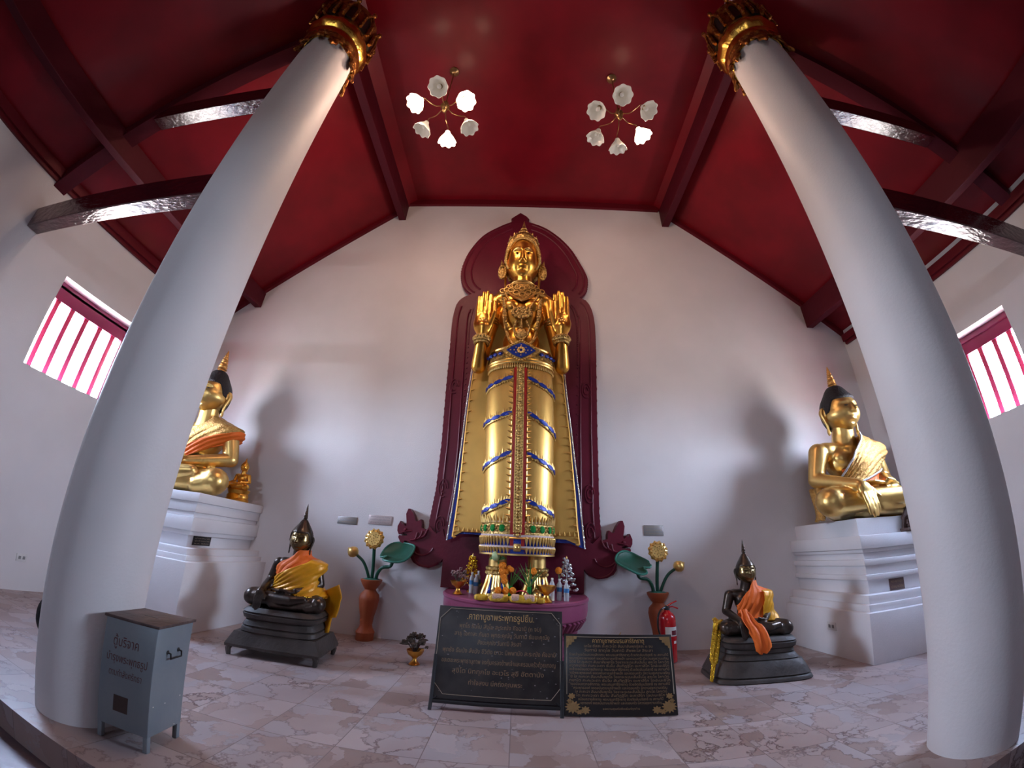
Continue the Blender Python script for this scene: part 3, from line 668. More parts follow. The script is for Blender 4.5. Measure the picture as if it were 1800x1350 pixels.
sR = smooth2(mand[14:18], 3)+mand[18:21]; sL = mand[24:28]+smooth2(mand[28:31], 3)
for pts, s in ((sR, -1), (sL, 1)):
    for d in (.11, .30): ridge([(x+s*d, z-(d*.4 if z > 5.9 else 0)) for x, z in pts], .02)
    mb = MB()                                                    # beaded row
    for i in range(90):
        t = i/89*(len(pts)-1.001); k = int(t); x = pts[k][0]+(pts[k+1][0]-pts[k][0])*(t-k); z = pts[k][1]+(pts[k+1][1]-pts[k][1])*(t-k)
        mb.ell((x+s*.355, 6.38, z-.1), (.016, .016, .018), 6, 4)
    mb.tube([(x+s*.355, 6.385, z-.1) for x, z in pts], .006, 5); obj('bead_row', mb, MAROON, r, o)
    mb = MB()                                                    # scalloped flame edge
    for i in range(70):
        t = i/69*(len(pts)-1.001); k = int(t); x = pts[k][0]+(pts[k+1][0]-pts[k][0])*(t-k); z = pts[k][1]+(pts[k+1][1]-pts[k][1])*(t-k)
        mb.ell((x+s*.008, 6.43, z), (.026, .04, .045), 7, 5)
    mb.tube([(x, 6.44, z) for x, z in pts], .012, 5); obj('flame_edge', mb, MAROON, r, o)
for pts in (hr, hl):
    mb = MB()
    for i in range(40):
        t = i/39*(len(pts)-1.001); k = int(t); x = pts[k][0]+(pts[k+1][0]-pts[k][0])*(t-k); z = pts[k][1]+(pts[k+1][1]-pts[k][1])*(t-k)
        mb.ell((x*.992, 6.43, z), (.035, .04, .04), 7, 5)
    mb.tube([(x, 6.44, z) for x, z in pts], .012, 5); obj('flame_edge', mb, MAROON, r, o)
def scroll(x, z, s, q):
    mb = MB()
    for k, rr in ((0, .095), (1, .05)): mb.tube([(x+rr*cos(a)*.8, 6.375, z+rr*sin(a)*1.5) for a in arc(0, 5.2, 18)], .014, 5)
    obj('scroll', mb, MAROON, r, o)
for z in (1.75, 2.35, 4.2): scroll(1.16, z, 1, 0); scroll(-1.27, z, -1, 0)
naga = [(-1.30, 1.62), (-1.421, 1.734), (-1.46, 1.67), (-1.545, 1.70), (-1.55, 1.765), (-1.57, 1.83), (-1.63, 1.79), (-1.655, 1.80), (-1.70, 1.90), (-1.765, 1.985), (-1.80, 1.985), (-1.825, 1.90), (-1.80, 1.76), (-1.80, 1.71), (-1.83, 1.715), (-1.845, 1.755), (-1.87, 1.73), (-1.905, 1.785), (-1.94, 1.70), (-1.935, 1.63), (-1.905, 1.575), (-1.85, 1.585), (-1.83, 1.60), (-1.775, 1.585), (-1.76, 1.568), (-1.85, 1.555), (-1.895, 1.567), (-1.91, 1.535), (-1.865, 1.46), (-1.835, 1.38), (-1.80, 1.345), (-1.815, 1.44), (-1.80, 1.485), (-1.73, 1.48), (-1.69, 1.43), (-1.675, 1.33), (-1.67, 1.24), (-1.62, 1.17), (-1.52, 1.12), (-1.37, 1.10), (-1.235, 1.15), (-1.14, 1.27), (-1.12, 1.45), (-1.2, 1.7)]
for side, pl in (('left', naga), ('right', [(-.125-x, z-.05) for x, z in naga])):
    mb = MB(); mb.prism(pl, 6.33, 6.5); ng = obj('serpent_head', mb, MAROON, r, o, smooth=False)
    S = (lambda x: x) if side == 'left' else (lambda x: -.125-x); dz = 0 if side == 'left' else -.05
    mb = MB()
    mb.tube([(S(-1.40+.26*cos(a)), 6.33, 1.38+.26*sin(a)+dz) for a in arc(PI*1.02, PI*1.75, 14)], .018, 6)
    mb.tube([(S(-1.5+.20*cos(a)), 6.33, 1.50+.22*sin(a)+dz) for a in arc(PI*1.1, PI*1.85, 12)], .016, 6)
    for q in range(3): mb.tube(spline([(S(-1.70+q*.07), 6.33, 1.50+q*.02+dz), (S(-1.62+q*.07), 6.31, 1.52+q*.03+dz), (S(-1.60+q*.08), 6.33, 1.62+q*.03+dz)], 4), .018, 6)
    mb.ell((S(-1.80), 6.325, 1.655+dz), (.03, .025, .025), 10, 6)
    mb.tube([(S(-1.87), 6.33, 1.60+dz), (S(-1.79), 6.32, 1.63+dz), (S(-1.70), 6.33, 1.64+dz)], .014, 6)
    obj('scale_ridge', mb, MAROON, ng)
    bpy.context.view_layer.update()
    ng.children[0].data.transform(Matrix.Translation(-Vector(o)))
mb = MB(); mb.box(-1.15, 1.03, 6.30, 6.5, .84, 1.75); obj('lower_panel', mb, MAROON, r, o, smooth=False)

# pedestal: half round against the wall
r = root('pedestal', (0, 6.1, 0), 'mauve half-round lotus pedestal under the standing gold statue', 'pedestal'); o = r.location
def half(rad, z, n=28):
    cy = 6.15; return [(rad*cos(a), cy+rad*.98*sin(a), z) for a in arc(PI, 2*PI, n)]+[(rad, 6.5, z), (-rad, 6.5, z)]
def hl_(name, prof, m=PEDM): mb = MB(); mb.loft([half(a, z) for a, z in prof]); return obj(name, mb, m, r, o, sharp=30)
hl_('pedestal_top', [(1.0, .56), (1.03, .585), (1.045, .66), (1.045, .77), (1.06, .79), (1.06, .815), (1.04, .83)])
hl_('pedestal_waist', [(.80, .38), (.83, .42), (.92, .50), (.99, .56)], MAROON)
mb = MB()
for i in range(30):
    a = PI+PI*(i+.5)/30; mb.tube([(.83*cos(a), 6.15+.83*sin(a)*.98, .39), (.93*cos(a), 6.15+.93*.98*sin(a), .46), (1.0*cos(a), 6.15+1.0*.98*sin(a), .555)], [.02, .036, .03], 7)
obj('lotus_petals', mb, PEDM, r, o)
hl_('pedestal_base', [(.94, 0), (.94, .16), (.90, .20), (.88, .33), (.90, .36), (.86, .385)])

# figure ---------------------------------------------------------------
r = root('standing_buddha_statue', (0, 5.8, .83), 'towering standing gold buddha with both palms raised, on the mauve pedestal', 'statue'); o = r.location
YS = 5.78
SK = [(1.40, .490, .33), (1.55, .490, .33), (2.4, .520, .34), (3.35, .553, .355), (4.1, .542, .35), (4.38, .50, .32)]
def SP(ps, z, d=0.):
    a, b = interp(SK, z); return Vector((X0(z)+(a+d)*sin(ps), YS-(b+d)*cos(ps), z))
def SN(ps, z):
    a, b = interp(SK, z); return Vector((b*sin(ps), -a*cos(ps), 0)).normalized()
def band(path, hw, t0, t1, mb=None):
    """raised strip following the skirt along path [(angle, z)]; hw half width (number or list)"""
    mb = mb or MB(); n = len(path); P = [SP(*p) for p in path]; hs = hw if isinstance(hw, list) else [hw]*n; rings = []
    for i in range(n):
        t = (P[min(i+1, n-1)]-P[max(0, i-1)]).normalized(); nn = SN(*path[i]); s = nn.cross(t).normalized()
        rings.append([P[i]+s*hs[i]+nn*t0, P[i]+s*hs[i]+nn*t1, P[i]-s*hs[i]+nn*t1, P[i]-s*hs[i]+nn*t0])
    return mb.loft(rings)
mb = MB(); n = 56
zz = [1.40, 1.44, 1.6, 1.9, 2.4, 2.9, 3.35, 3.8, 4.1, 4.3, 4.40]
mb.loft([[tuple(SP(2*PI*i/n, z)) for i in range(n)] for z in zz]); obj('skirt', mb, GOLDM, r, o)
# legs and feet
for s in (-1, 1):
    x = .005+s*.275
    mb = MB(); mb.lathe([(.235, .835), (.225, .87), (.18, .97), (.155, 1.08), (.135, 1.14), (.128, 1.25), (.125, 1.48)], (x, 5.78), 36, rad=lambda a, z: 1+(.10*abs(sin(4*a))*sm(1.08, .85, z))); lg = obj('leg', mb, GOLDL, r, o)
    mb = MB(); mb.lathe([(.135, 1.10), (.165, 1.12), (.165, 1.15), (.145, 1.165), (.16, 1.18), (.16, 1.205), (.135, 1.22)], (x, 5.78), 32, rad=lambda a, z: 1+.04*cos(16*a)); obj('anklet', mb, GOLDF, lg, o)
    for a0 in (-2.02, -1.12):
        mb = MB()
        def f(u, v):
            a = a0+(u-.5)*(.10+.26*v); z = 1.08-.20*v; rr = .152+(.235-.152)*sm(1.12, .84, z)**1.1+.012
            return (x+rr*cos(a), 5.78+rr*sin(a), z)
        mb.grid(f, 5, 6); obj('blue_inlay', mb, BLUE, lg, o, solid=.012)
    mb = MB()
    for k, a0 in enumerate((-2.45, -2.1, -1.75, -1.57, -1.39, -1.05, -.7)):
        mb.tube([(x+(.15+.10*t**1.2)*cos(a0), 5.78+(.15+.10*t**1.2)*sin(a0), 1.10-.25*t) for t in arc(0, 1, 7)], [.018, .02, .022, .024, .024, .02, .012], 6)
    obj('ankle_ornament', mb, GOLDL, lg, o)
    mb = MB(); mb.cap((x, 5.66, .905), (x, 5.45, .888), .072, .055); 
    for k in range(5): mb.cap((x+(k-2)*.030, 5.46, .858), (x+(k-2)*.034, 5.37-.02*(2-abs(k-2)), .852), .021, .017, 8, 3)
    obj('foot', mb, GOLDL, lg, o)
# torso, neck, arms and hands as one continuous skin
mb = MB(); zc = X0(5.3)
def C(p, q, a, b): mb.cap(p, q, a, b)
mb.ell((X0(4.4), YS, 4.42), (.47, .30, .26), 24, 16); mb.ell((X0(4.8), YS, 4.80), (.325, .225, .34), 24, 16); mb.ell((X0(5.3), YS, 5.34), (.41, .27, .38), 24, 16); mb.ell((X0(5.6), YS+.02, 5.64), (.47, .24, .20), 24, 16)
C((X0(5.7)-.40, YS+.02, 5.70), (X0(5.7)+.40, YS+.02, 5.70), .165, .165); C((X0(5.8), YS+.03, 5.75), (X0(6.2), YS+.0, 6.20), .22, .185); C((X0(6.2), YS, 6.1), (X0(6.5), YS-.04, 6.40), .185, .18)
for s in (-1, 1): mb.ell((X0(5.45)+s*.19, YS-.17, 5.46), (.17, .12, .14), 16, 10)
for s, ex, wx, zo in ((-1, -.775, -.715, -.01), (1, .655, .615, .03)):
    sh = (X0(5.65)+s*.47, YS+.02, 5.66); el = (ex, YS-.02, 4.33+zo); wr = (wx, 5.44, 4.75+zo)
    C(sh, el, .155, .125); C(el, wr, .13, .090); C((wx, 5.43, 4.74+zo), (wx, 5.415, 4.90+zo), .095, .12)
    mb.ell((wx-s*.0, 5.415, 4.97+zo), (.165, .080, .24), 20, 14)
    fingers(mb, (wx-s*.005, 5.41, 5.13+zo), (0, .03, 1), (s, 0, 0), .52, .042, 4, -.02, (0, 1, 0), 0., 1.72)
    mb.cap((wx-s*.11, 5.41, 4.93+zo), (wx-s*.185, 5.365, 5.18+zo), .058, .044); mb.cap((wx-s*.185, 5.365, 5.18+zo), (wx-s*.175, 5.365, 5.40+zo), .044, .030)
    HANDS = None
blob('body', mb, GOLD, r, o, voxel=.0165, it=3)
for s, wx, zo in ((-1, -.715, -.01), (1, .615, .03)):           # palm wheels and bracelets
    mb = MB(); c = Vector((wx, 5.338, 4.99+zo)); mb.ell(c, (.035, .014, .035), 12, 6)
    for k in range(8): a = 2*PI*k/8; mb.ell(c+Vector((.058*cos(a), .004, .058*sin(a))), (.017, .010, .017), 8, 5)
    obj('palm_emblem', mb, GOLDL, r, o)
    mb = MB(); base = Vector((wx, 5.445, 4.68+zo))
    for k, (dz, rr, th) in enumerate(((-.06, .112, .024), (-.02, .118, .03), (.025, .116, .024))):
        mb.tube([base+Vector((rr*cos(a), rr*sin(a)*.95-dz*.5, dz)) for a in arc(0, 2*PI, 25)], th, 8)
    for k in range(18): a = 2*PI*k/18; mb.ell(base+Vector((.14*cos(a), .135*sin(a), .005)), (.022, .022, .03), 6, 5)
    obj('bracelet', mb, GOLDF, r, o)
    mb = MB(); b2 = Vector((X0(5.3)+s*.58, YS, 5.2))
    for dz in (-.05, 0, .05): mb.tube([b2+Vector((.155*cos(a)-s*dz*.16, .155*sin(a), dz)) for a in arc(0, 2*PI, 25)], .022, 7)
    obj('arm_band', mb, GOLDF, r, o)
# head, tilted towards the visitors
hc = Vector((X0(6.6), 5.70, 6.56)); HT = Matrix.Translation(hc) @ Matrix.Rotation(-.0, 4, 'Z') @ Matrix.Rotation(.30, 4, 'X') @ Matrix.Translation(-hc)
a, b, c = .295, .335, .50
obj('head', head_mesh(hc, a, b, c, HT, 96, 80), GOLD, r, o, sharp=None)
hd = obj('hair', hair_mesh(hc, a, b, c, 1.20, .76, -.6, -.10, .035, HT, 78, 30, bun=(.5, .02)), GOLDF, r, o, sharp=None)
mb = MB()
for q in range(46):                                              # headband round the face
    t = -2.15+4.3*q/45; f = cos(t)
    x = sin(t)*a*1.06; z = c*(.03+.76*max(-.6, f)) if True else 0; y = -b*math.sqrt(max(0., 1-(min(1, abs(x)/(a*1.07)))**2*.9-(z/c)**2*.75))*.98
    mb.ell(HT @ (hc+Vector((x, min(y, .02), z))), (.026, .026, .026), 6, 5)
obj('headband', mb, GOLDL, r, o)
mb = MB(); prof = [(.30, .0), (.315, .03), (.29, .06), (.25, .10), (.255, .13), (.215, .18), (.175, .24), (.18, .27), (.135, .33), (.10, .40), (.115, .43), (.075, .50), (.055, .58), (.07, .61), (.042, .70), (.028, .80), (.012, .92), (.002, 1.0)]
CR = Matrix.Translation(hc+Vector((0, -.02, .46))) @ Matrix.Rotation(.12, 4, 'X') @ Matrix.Diagonal((.98, .98, .58, 1))
mb.lathe(prof, (0, 0), 32, m=CR, rad=lambda q, z: 1+.05*cos(12*q)*(1 if z < .6 else 0))
for k in range(14):
    q = 2*PI*k/14; mb.add(*(lambda t: (t.v, t.f))(MB().cone((.265*cos(q), .265*sin(q), .08), (cos(q)*.25, sin(q)*.25, 1), .035, .12, 6)), CR)
    q += .2; mb.add(*(lambda t: (t.v, t.f))(MB().cone((.165*cos(q), .165*sin(q), .26), (cos(q)*.2, sin(q)*.2, 1), .026, .09, 6)), CR)
obj('crown', mb, GOLDF, r, o)
for s in (-1, 1):
    obj('ear', ear_mesh(s, hc+Vector((0, .03, -.04)), a*1.02, b, c*.98, HT, 1.35), GOLD, r, o, sharp=None)
    mb = MB(); e = hc+Vector((s*.385, .02, -.22))
    for k in range(22): q = 2*PI*k/22; mb.ell(e+Vector((.062*cos(q), .0, .15*sin(q))), (.026, .03, .032), 6, 5)
    mb.ell(e, (.06, .035, .13), 12, 8); mb.cone(e+Vector((0, 0, .10)), (s*.15, 0, 1), .05, .2)
    obj('ear_ornament', mb, GOLDF, r, o)
    mb = MB(); mb.ell(HT @ (hc+Vector((s*.37*a, -.935*b, .115*c))), (.026, .02, .016), 10, 6); obj('pupil', mb, BLACKP, r, o)
    mb = MB(); mb.tube([HT @ (hc+Vector((s*(.13+.5*t)*a, -(.985-.20*(t+.15)**2)*b, (.25+.26*t-.30*t*t)*c))) for t in arc(0, 1, 12)], [.010+.012*sin(PI*min(1, t+.1)) for t in arc(0, 1, 12)], 7); obj('eyebrow', mb, GOLDL, r, o)
# collar
def torso_pt(ph, z, off=0.):
    tab = [(4.35, .47, .31), (4.8, .325, .235), (5.2, .405, .285), (5.5, .44, .275), (5.7, .50, .20), (5.84, .46, .175), (5.93, .30, .19), (6.05, .20, .185), (6.3, .17, .17)]
    aa, bb = interp(tab, z); return Vector((X0(z)+(aa+off)*sin(ph), YS+.01-(bb+off)*cos(ph), z))
def cf(u, v):
    ph = (u-.5)*3.3; zb = 5.76-.24*max(0, 1-abs(ph)/.50)-.03*abs(sin(ph*6)); z = 6.03+(zb-6.03)*v; return torso_pt(ph, z, .012)
mb = MB(); mb.grid(cf, 61, 14); cl = obj('collar', mb, GOLDD, r, o, sharp=None, solid=.03)
mb = MB()
for vv, rr in ((0., .02), (.12, .014), (1., .022)): mb.tube([cf(u, vv)+Vector((0, -.015, 0)) for u in arc(0, 1, 61)], rr, 6)
for k in range(9):
    u = .24+.52*k/8; 
    for q in (.35, .65): p = cf(u, q)+Vector((0, -.02, 0)); mb.tube([p+Vector((.052*cos(t), 0, .045*sin(t))) for t in arc(0, 2*PI, 13)], .010, 5)
obj('collar_filigree', mb, GOLDL, cl, o)
# chest ornaments
mb = MB()
for s in (-1, 1):
    mb.tube([torso_pt(s*p, z, .03) for p, z in ((.62, 5.74), (.52, 5.6), (.40, 5.45), (.26, 5.30), (.10, 5.20), (0, 5.17))], .026, 7)
    mb.tube([torso_pt(s*p, z, .03) for p, z in ((.75, 5.5), (.8, 5.2), (.78, 4.95), (.6, 4.75), (.3, 4.62), (0, 4.57))], .030, 7)
    for k in range(12):
        t = k/11; mb.ell(torso_pt(s*(.70-.02*t), 5.6-.62*t, .05), (.034, .03, .04), 7, 5)
    mb.tube([torso_pt(s*p, z, .03) for p, z in ((.2, 5.1), (.35, 4.98), (.30, 4.84), (.12, 4.76), (0, 4.74))], .022, 7)
obj('chest_chain', mb, GOLDF, r, o)
mb = MB(); p0 = torso_pt(0, 5.24, .045)
for rr, zr, n in ((.0, 0, 1), (.07, .045, 8), (.135, .08, 14)):
    for k in range(n): q = 2*PI*k/n; mb.ell(p0+Vector((rr*cos(q)*1.15, -.01*(1-rr*5), zr*sin(q)*1.2)), (.042, .034, .036), 8, 6)
mb.ell(torso_pt(0, 4.86, .03), (.10, .04, .10), 18, 10); mb.tube([torso_pt(0, z, .02) for z in (5.2, 5.05, 4.95)], .02, 6)
obj('pendant', mb, GOLDF, r, o)
# belt
def bf(u, v): ph = (u-.5)*2*PI; return torso_pt(ph, 4.52-.20*v, .075+.02*sin(v*PI))
mb = MB(); mb.grid(bf, 73, 6); bl = obj('belt', mb, GOLDD, r, o, sharp=None, solid=.03)
mb = MB()
for zz_, rr in ((4.535, .024), (4.30, .030), (4.255, .026)): mb.tube([torso_pt(q, zz_, .10 if zz_ > 4.5 else .075+.0) for q in arc(-PI, PI, 73)], rr, 7)
for k in range(44): q = -1.5+3*k/43; mb.ell(torso_pt(q, 4.20, .075), (.018, .018, .05), 6, 5)
obj('belt_rim', mb, GOLDL, bl, o)
for s in (-1, 1):
    mb = MB()
    for k in range(4): p = torso_pt(s*(.62+.2*k), 4.42, .115); mb.ell(p, (.05, .03, .035), 4, 4)
    mb.tube([torso_pt(s*(.62+.2*k), 4.42, .10) for k in range(4)], .012, 5)
    obj('blue_inlay', mb, BLUE, bl, o, smooth=False)
pc = torso_pt(0, 4.44, .10); dm = [(.29, 0), (.16, .10), (.0, .175), (-.16, .10), (-.29, 0), (-.16, -.10), (0, -.175), (.16, -.10)]
mb = MB(); mb.prism([(pc.x+x*1.1, pc.z+z*1.1) for x, z in dm], pc.y-.03, pc.y+.06); pq = obj('belt_plaque', mb, GOLDL, r, o, smooth=False)
mb = MB(); mb.prism([(pc.x+x*.82, pc.z+z*.80) for x, z in dm], pc.y-.045, pc.y-.02); obj('blue_enamel', mb, BLUE, pq, o, smooth=False)
mb = MB()
for k in range(8): q = 2*PI*k/8; mb.ell(pc+Vector((.045*cos(q), -.05, .045*sin(q))), (.026, .012, .022), 7, 5)
for k in range(26):
    q = 2*PI*k/26; e = Vector((cos(q), 0, sin(q))); sc = 1/(abs(cos(q))/.305+abs(sin(q))/.185); mb.ell(pc+Vector((cos(q)*sc*1.02, -.04, sin(q)*sc*1.02)), (.018, .016, .018), 6, 5)
for dx, dz in ((.11, 0), (-.11, 0), (.17, 0), (-.17, 0), (.08, .05), (-.08, .05), (.08, -.05), (-.08, -.05), (0, .09), (0, -.09)): mb.ell(pc+Vector((dx, -.047, dz)), (.012, .008, .012), 6, 4)
mb.ell(pc+Vector((0, -.03, 0)), (.2, .012, .1), 12, 6); obj('gold_flower', mb, GOLDL, pq, o)
# centre panel of the skirt
zz = arc(4.22, 1.41, 22)
def pang(x, z): a_, b_ = interp(SK, z); return math.asin(max(-1, min(1, x/a_)))
mb = band([(0, z) for z in zz], [.100]*22, -.02, .028); pn = obj('skirt_centre_panel', mb, REDE, r, o, smooth=False)
mb = band([(0, z) for z in zz[:-2]], .062, .02, .036); obj('pale_border', mb, GOLDL, pn, o, smooth=False)
mb = MB()
for k in range(64):
    z = 4.19-2.55*k/63; p = SP(0, z, .04)
    mb.ell(p, (.030, .016, .022), 8, 5)
    for s in (-1, 1): mb.ell(p+Vector((s*.043, .002, 0)), (.012, .012, .018), 6, 4)
obj('gold_chain', mb, GOLDF, pn, o)
mb = MB(); p = SP(0, 1.475, .03); mb.bbox(p.x-.05, p.x+.05, p.y-.03, p.y+.02, 1.43, 1.53, .01); mb.ell((p.x, p.y-.03, 1.48), (.03, .015, .03), 10, 6); obj('gold_tab', mb, GOLDL, pn, o)
for s in (-1, 1):
    mb = MB()
    for k in range(26):
        z = 4.1-2.3*k/25; mb.cone(SP(pang(s*.115, z), z, .01), (s*.9, -.35, .2), .022, .075, 6)
    mb.tube([SP(pang(s*.113, z), z, .012) for z in arc(4.15, 1.75, 12)], .009, 5)
    obj('leaf_border', mb, GOLDL, pn, o)
# slanting garlands with blue enamel
for s, zs_ in ((-1, ((4.00, 3.86), (3.40, 3.26), (2.79, 2.57), (2.11, 1.93))), (1, ((3.99, 3.77), (3.40, 3.11), (2.78, 2.55), (2.11, 1.92)))):
    for z0, z1 in zs_:
        path = [(s*(.21+1.25*t), z0+(z1-z0)*t-.02*sin(PI*t)) for t in arc(0, 1, 16)]
        g = obj('skirt_garland', band(path, .040, -.01, .022), GOLDL, r, o, smooth=False)
        mb = MB()
        band(path, [.006 if k % 4 == 0 else .028 for k in range(16)], .015, .034, mb)
        obj('blue_enamel', mb, BLUE, g, o, smooth=False)
        mb = MB()
        for k, p in enumerate(path):
            q = SP(*p, .012); mb.cone(q+Vector((0, 0, .03)), (0, -.25, 1), .018, .05 if k % 3 else .085, 6); mb.ell(q-Vector((0, 0, .045)), (.014, .014, .018), 6, 4)
        mb.tube([SP(*p, .016)+Vector((0, 0, .035)) for p in path], .008, 5); mb.tube([SP(*p, .016)-Vector((0, 0, .04)) for p in path], .008, 5)
        obj('gold_spikes', mb, GOLDL, g, o)
# decorated hem
def hoop(z0, z1, t, m, name, par): 
    mb = MB(); rings = []
    for z, d in ((z0, 0), (z0, t), (z1, t), (z1, 0)): rings.append([tuple(SP(2*PI*i/72, (z0+z1)/2, d)+Vector((0, 0, z-(z0+z1)/2))) for i in range(72)])
    mb.loft(rings); return obj(name, mb, m, par, o, sharp=30)
hb = hoop(1.64, 1.80, .022, GOLDF, 'hem_band', r)
mb = MB()
for k in range(30):
    q = -1.55+3.1*k/29
    if abs(q) < .24: continue
    mb.cone(SP(q, 1.80, .015), (sin(q)*.3, -cos(q)*.3, 1), .026, .13 if k % 2 else .09, 7)
mb.tube([SP(q, 1.80, .02) for q in arc(-1.57, 1.57, 50)], .012, 5)
obj('hem_crest', mb, GOLDL, hb, o)
for s in (-1, 1):
    for q in (.42, .72, 1.05, 1.4):
        p = SP(s*q, 1.725, .03); M = Matrix.Translation(p) @ Matrix.Rotation(s*q, 4, 'Z'); t = MB(); t.ell((0, 0, 0), (.050, .02, .050), 8, 5); mb = MB(); mb.add(t.v, t.f, M)
        obj('green_gem', mb, GREEN, hb, o, smooth=False)
for s in (-1, 1):
    for q in (.28, .57, .88, 1.22, 1.55):
        mb = MB()
        for dx, dz in ((.03, 0), (-.03, 0), (0, .03), (0, -.03)): mb.ell(SP(s*q+dx/.5, 1.725+dz, .03), (.016, .014, .016), 6, 4)
        obj('gold_flower', mb, GOLDL, hb, o)
hoop(1.615, 1.645, .036, PINKW, 'pale_ring', hb); hoop(1.80, 1.82, .03, PINKW, 'pale_ring', hb)
h2 = hoop(1.50, 1.60, .030, BLUE, 'hem_blue_band', r); h3 = hoop(1.395, 1.47, .034, BLUE, 'hem_blue_band', r)
for hh, z, dz in ((h2, 1.60, .11), (h3, 1.468, .075)):
    mb = MB()
    for k in range(34):
        q = -1.6+3.2*k/33
        if abs(q) < .2: continue
        mb.cone(SP(q, z, .036), (0, 0, -1), .026, dz, 7); mb.ell(SP(q, z+.008, .036), (.022, .018, .018), 7, 5)
    mb.tube([SP(q, z, .034) for q in arc(-1.6, 1.6, 50)], .012, 5); obj('gold_tassel', mb, GOLDL, hh, o)
hoop(1.475, 1.50, .05, PINKW, 'pale_ring', h2); hoop(1.378, 1.40, .045, GOLDL, 'gold_ring', h3)
# long cape behind
cp = [(-.52, 5.70), (-.80, 5.2), (-.93, 4.56), (-.97, 3.9), (-.985, 3.26), (-1.005, 2.7), (-1.03, 2.22), (-1.06, 1.85), (-1.085, 1.53), (-1.0, 1.57), (-.90, 1.63), (-.70, 1.64), (-.5, 1.63), (.5, 1.575), (.80, 1.565), (.92, 1.52), (1.02, 1.49), (.985, 1.85), (.945, 2.3), (.89, 2.8), (.85, 3.23), (.78, 3.9), (.73, 4.5), (.62, 5.2), (.42, 5.70)]
def inset(poly, dx, dzb):
    out = []
    for x, z in poly: out.append((x*(1-dx/max(.5, abs(x))), z+dzb*sm(2.6, 1.45, z)))
    return out
mb = MB(); mb.prism(cp, 6.12, 6.20); cpo = obj('cape', mb, BLUE, r, o, smooth=False); cpo['label'] = 'blue glittering cape rim'
cin = [(x*(1-(.028+.045*sm(3.4, 1.5, z))/max(.5, abs(x))) if abs(x) > .55 else x, z+(.055 if z < 1.8 else 0)) for x, z in cp]
mb = MB(); mb.prism(cin, 6.085, 6.13); obj('cape_face', mb, GOLDC, cpo, o, smooth=False)
for s, tab, bx in ((-1, cin[1:9], arc(-.9, -.55, 6)), (1, cin[16:24][::-1], arc(.55, .85, 5))):
    mb = MB()
    for k in range(24):
        t = k/23*(len(tab)-1.001); i = int(t); x = tab[i][0]+(tab[i+1][0]-tab[i][0])*(t-i); z = tab[i][1]+(tab[i+1][1]-tab[i][1])*(t-i)
        mb.cone((x-s*.03, 6.08, z), (-s, -.35, .1), .024, .055, 7)
    mb.tube([(x-s*.02, 6.083, z) for x, z in tab], .010, 5)
    obj('cape_studs', mb, GOLDC, cpo, o)
    mb = MB()
    for x in bx: mb.cone((x, 6.08, 1.68), (0, -.35, 1), .024, .06, 7)
    mb.tube([(bx[0], 6.083, 1.675), (bx[-1], 6.083, 1.675)], .008, 5)
    obj('cape_studs', mb, GOLDC, cpo, o)
for tab in (cp[2:9], cp[16:23]): mb = MB(); mb.tube([(x, 6.12, z) for x, z in tab], .012, 6); obj('silver_piping', mb, SILV, cpo, o)
def single(name, mb, m, loc, label, cat, rz=0., **k):
    o = obj(name, mb, m, None, loc if name == 'terracotta_vase' else None, **k); o.location = loc; o.rotation_euler = (0, 0, rz); return tag(o, label, cat)
# ------------------------------------------------------------------ chandeliers
def chandelier(x, y, side, lit, angs):
    r = root('chandelier', (x, y, 7.7), 'six-armed hanging chandelier of white tulip shades with %s' % ('three of its shades lit' if len(lit) == 3 else 'only one of its shades lit'), 'chandelier'); o = r.location
    mb = MB(); mb.lathe([(.085, 9.199), (.085, 9.17), (.05, 9.14), (.02, 9.12)], (x, y), 24); obj('canopy', mb, BRASS, r, o)
    mb = MB(); mb.tube([(x, y, 9.15), (x, y, 8.05)], .011, 8); obj('rod', mb, BRASS, r, o)
    mb = MB(); mb.lathe([(.012, 8.12), (.04, 8.08), (.03, 8.04), (.06, 8.0), (.075, 7.96), (.055, 7.91), (.03, 7.88), (.045, 7.85), (.03, 7.815), (.004, 7.79)], (x, y), 24); obj('hub', mb, BRASS, r, o)
    for i, a in enumerate(angs):
        c, s = cos(a), sin(a)
        mb = MB(); mb.tube(spline([(x+.05*c, y+.05*s, 7.95), (x+.16*c, y+.16*s, 7.86), (x+.28*c, y+.28*s, 7.90), (x+.36*c, y+.36*s, 7.94), (x+.385*c, y+.385*s, 7.87)], 5), .008, 6); obj('arm', mb, BRASS, r, o)
        M = Matrix.Translation((x+.385*c, y+.385*s, 7.86)) @ Matrix.Rotation(a, 4, 'Z') @ Matrix.Rotation(-.42, 4, 'Y')
        lt = i in lit
        def prof(u, v):
            rr = .035+.095*sm(0, .95, v)**.9+.02*v**5; rr *= 1+.05*v*v*cos(8*2*PI*u); return M @ Vector((rr*cos(2*PI*u), rr*sin(2*PI*u), -.20*v-.012*v*cos(8*2*PI*u)))
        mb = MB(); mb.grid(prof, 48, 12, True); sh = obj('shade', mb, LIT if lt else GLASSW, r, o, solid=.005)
        if lt: sh['label'] = 'glowing lit shade'
        mb = MB(); mb.lathe([(.02, .02), (.036, .0), (.036, -.03), (.025, -.035)], n=16, m=M); obj('shade_holder', mb, BRASS, r, o)
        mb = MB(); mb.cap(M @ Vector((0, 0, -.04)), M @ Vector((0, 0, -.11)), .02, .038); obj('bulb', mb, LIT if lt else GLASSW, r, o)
        if lt:
            l = bpy.data.lights.new('bulb_light', 'POINT'); l.energy = BULB; l.color = (1, .64, .48); l.shadow_soft_size = .06
            q = bpy.data.objects.new('bulb_light', l); col.objects.link(q); q.location = M @ Vector((0, 0, -.24))
chandelier(-1.425, 3.475, 'left', (1, 2, 4), [math.radians(q) for q in (270, 208, 330, 148, 90, 28)])
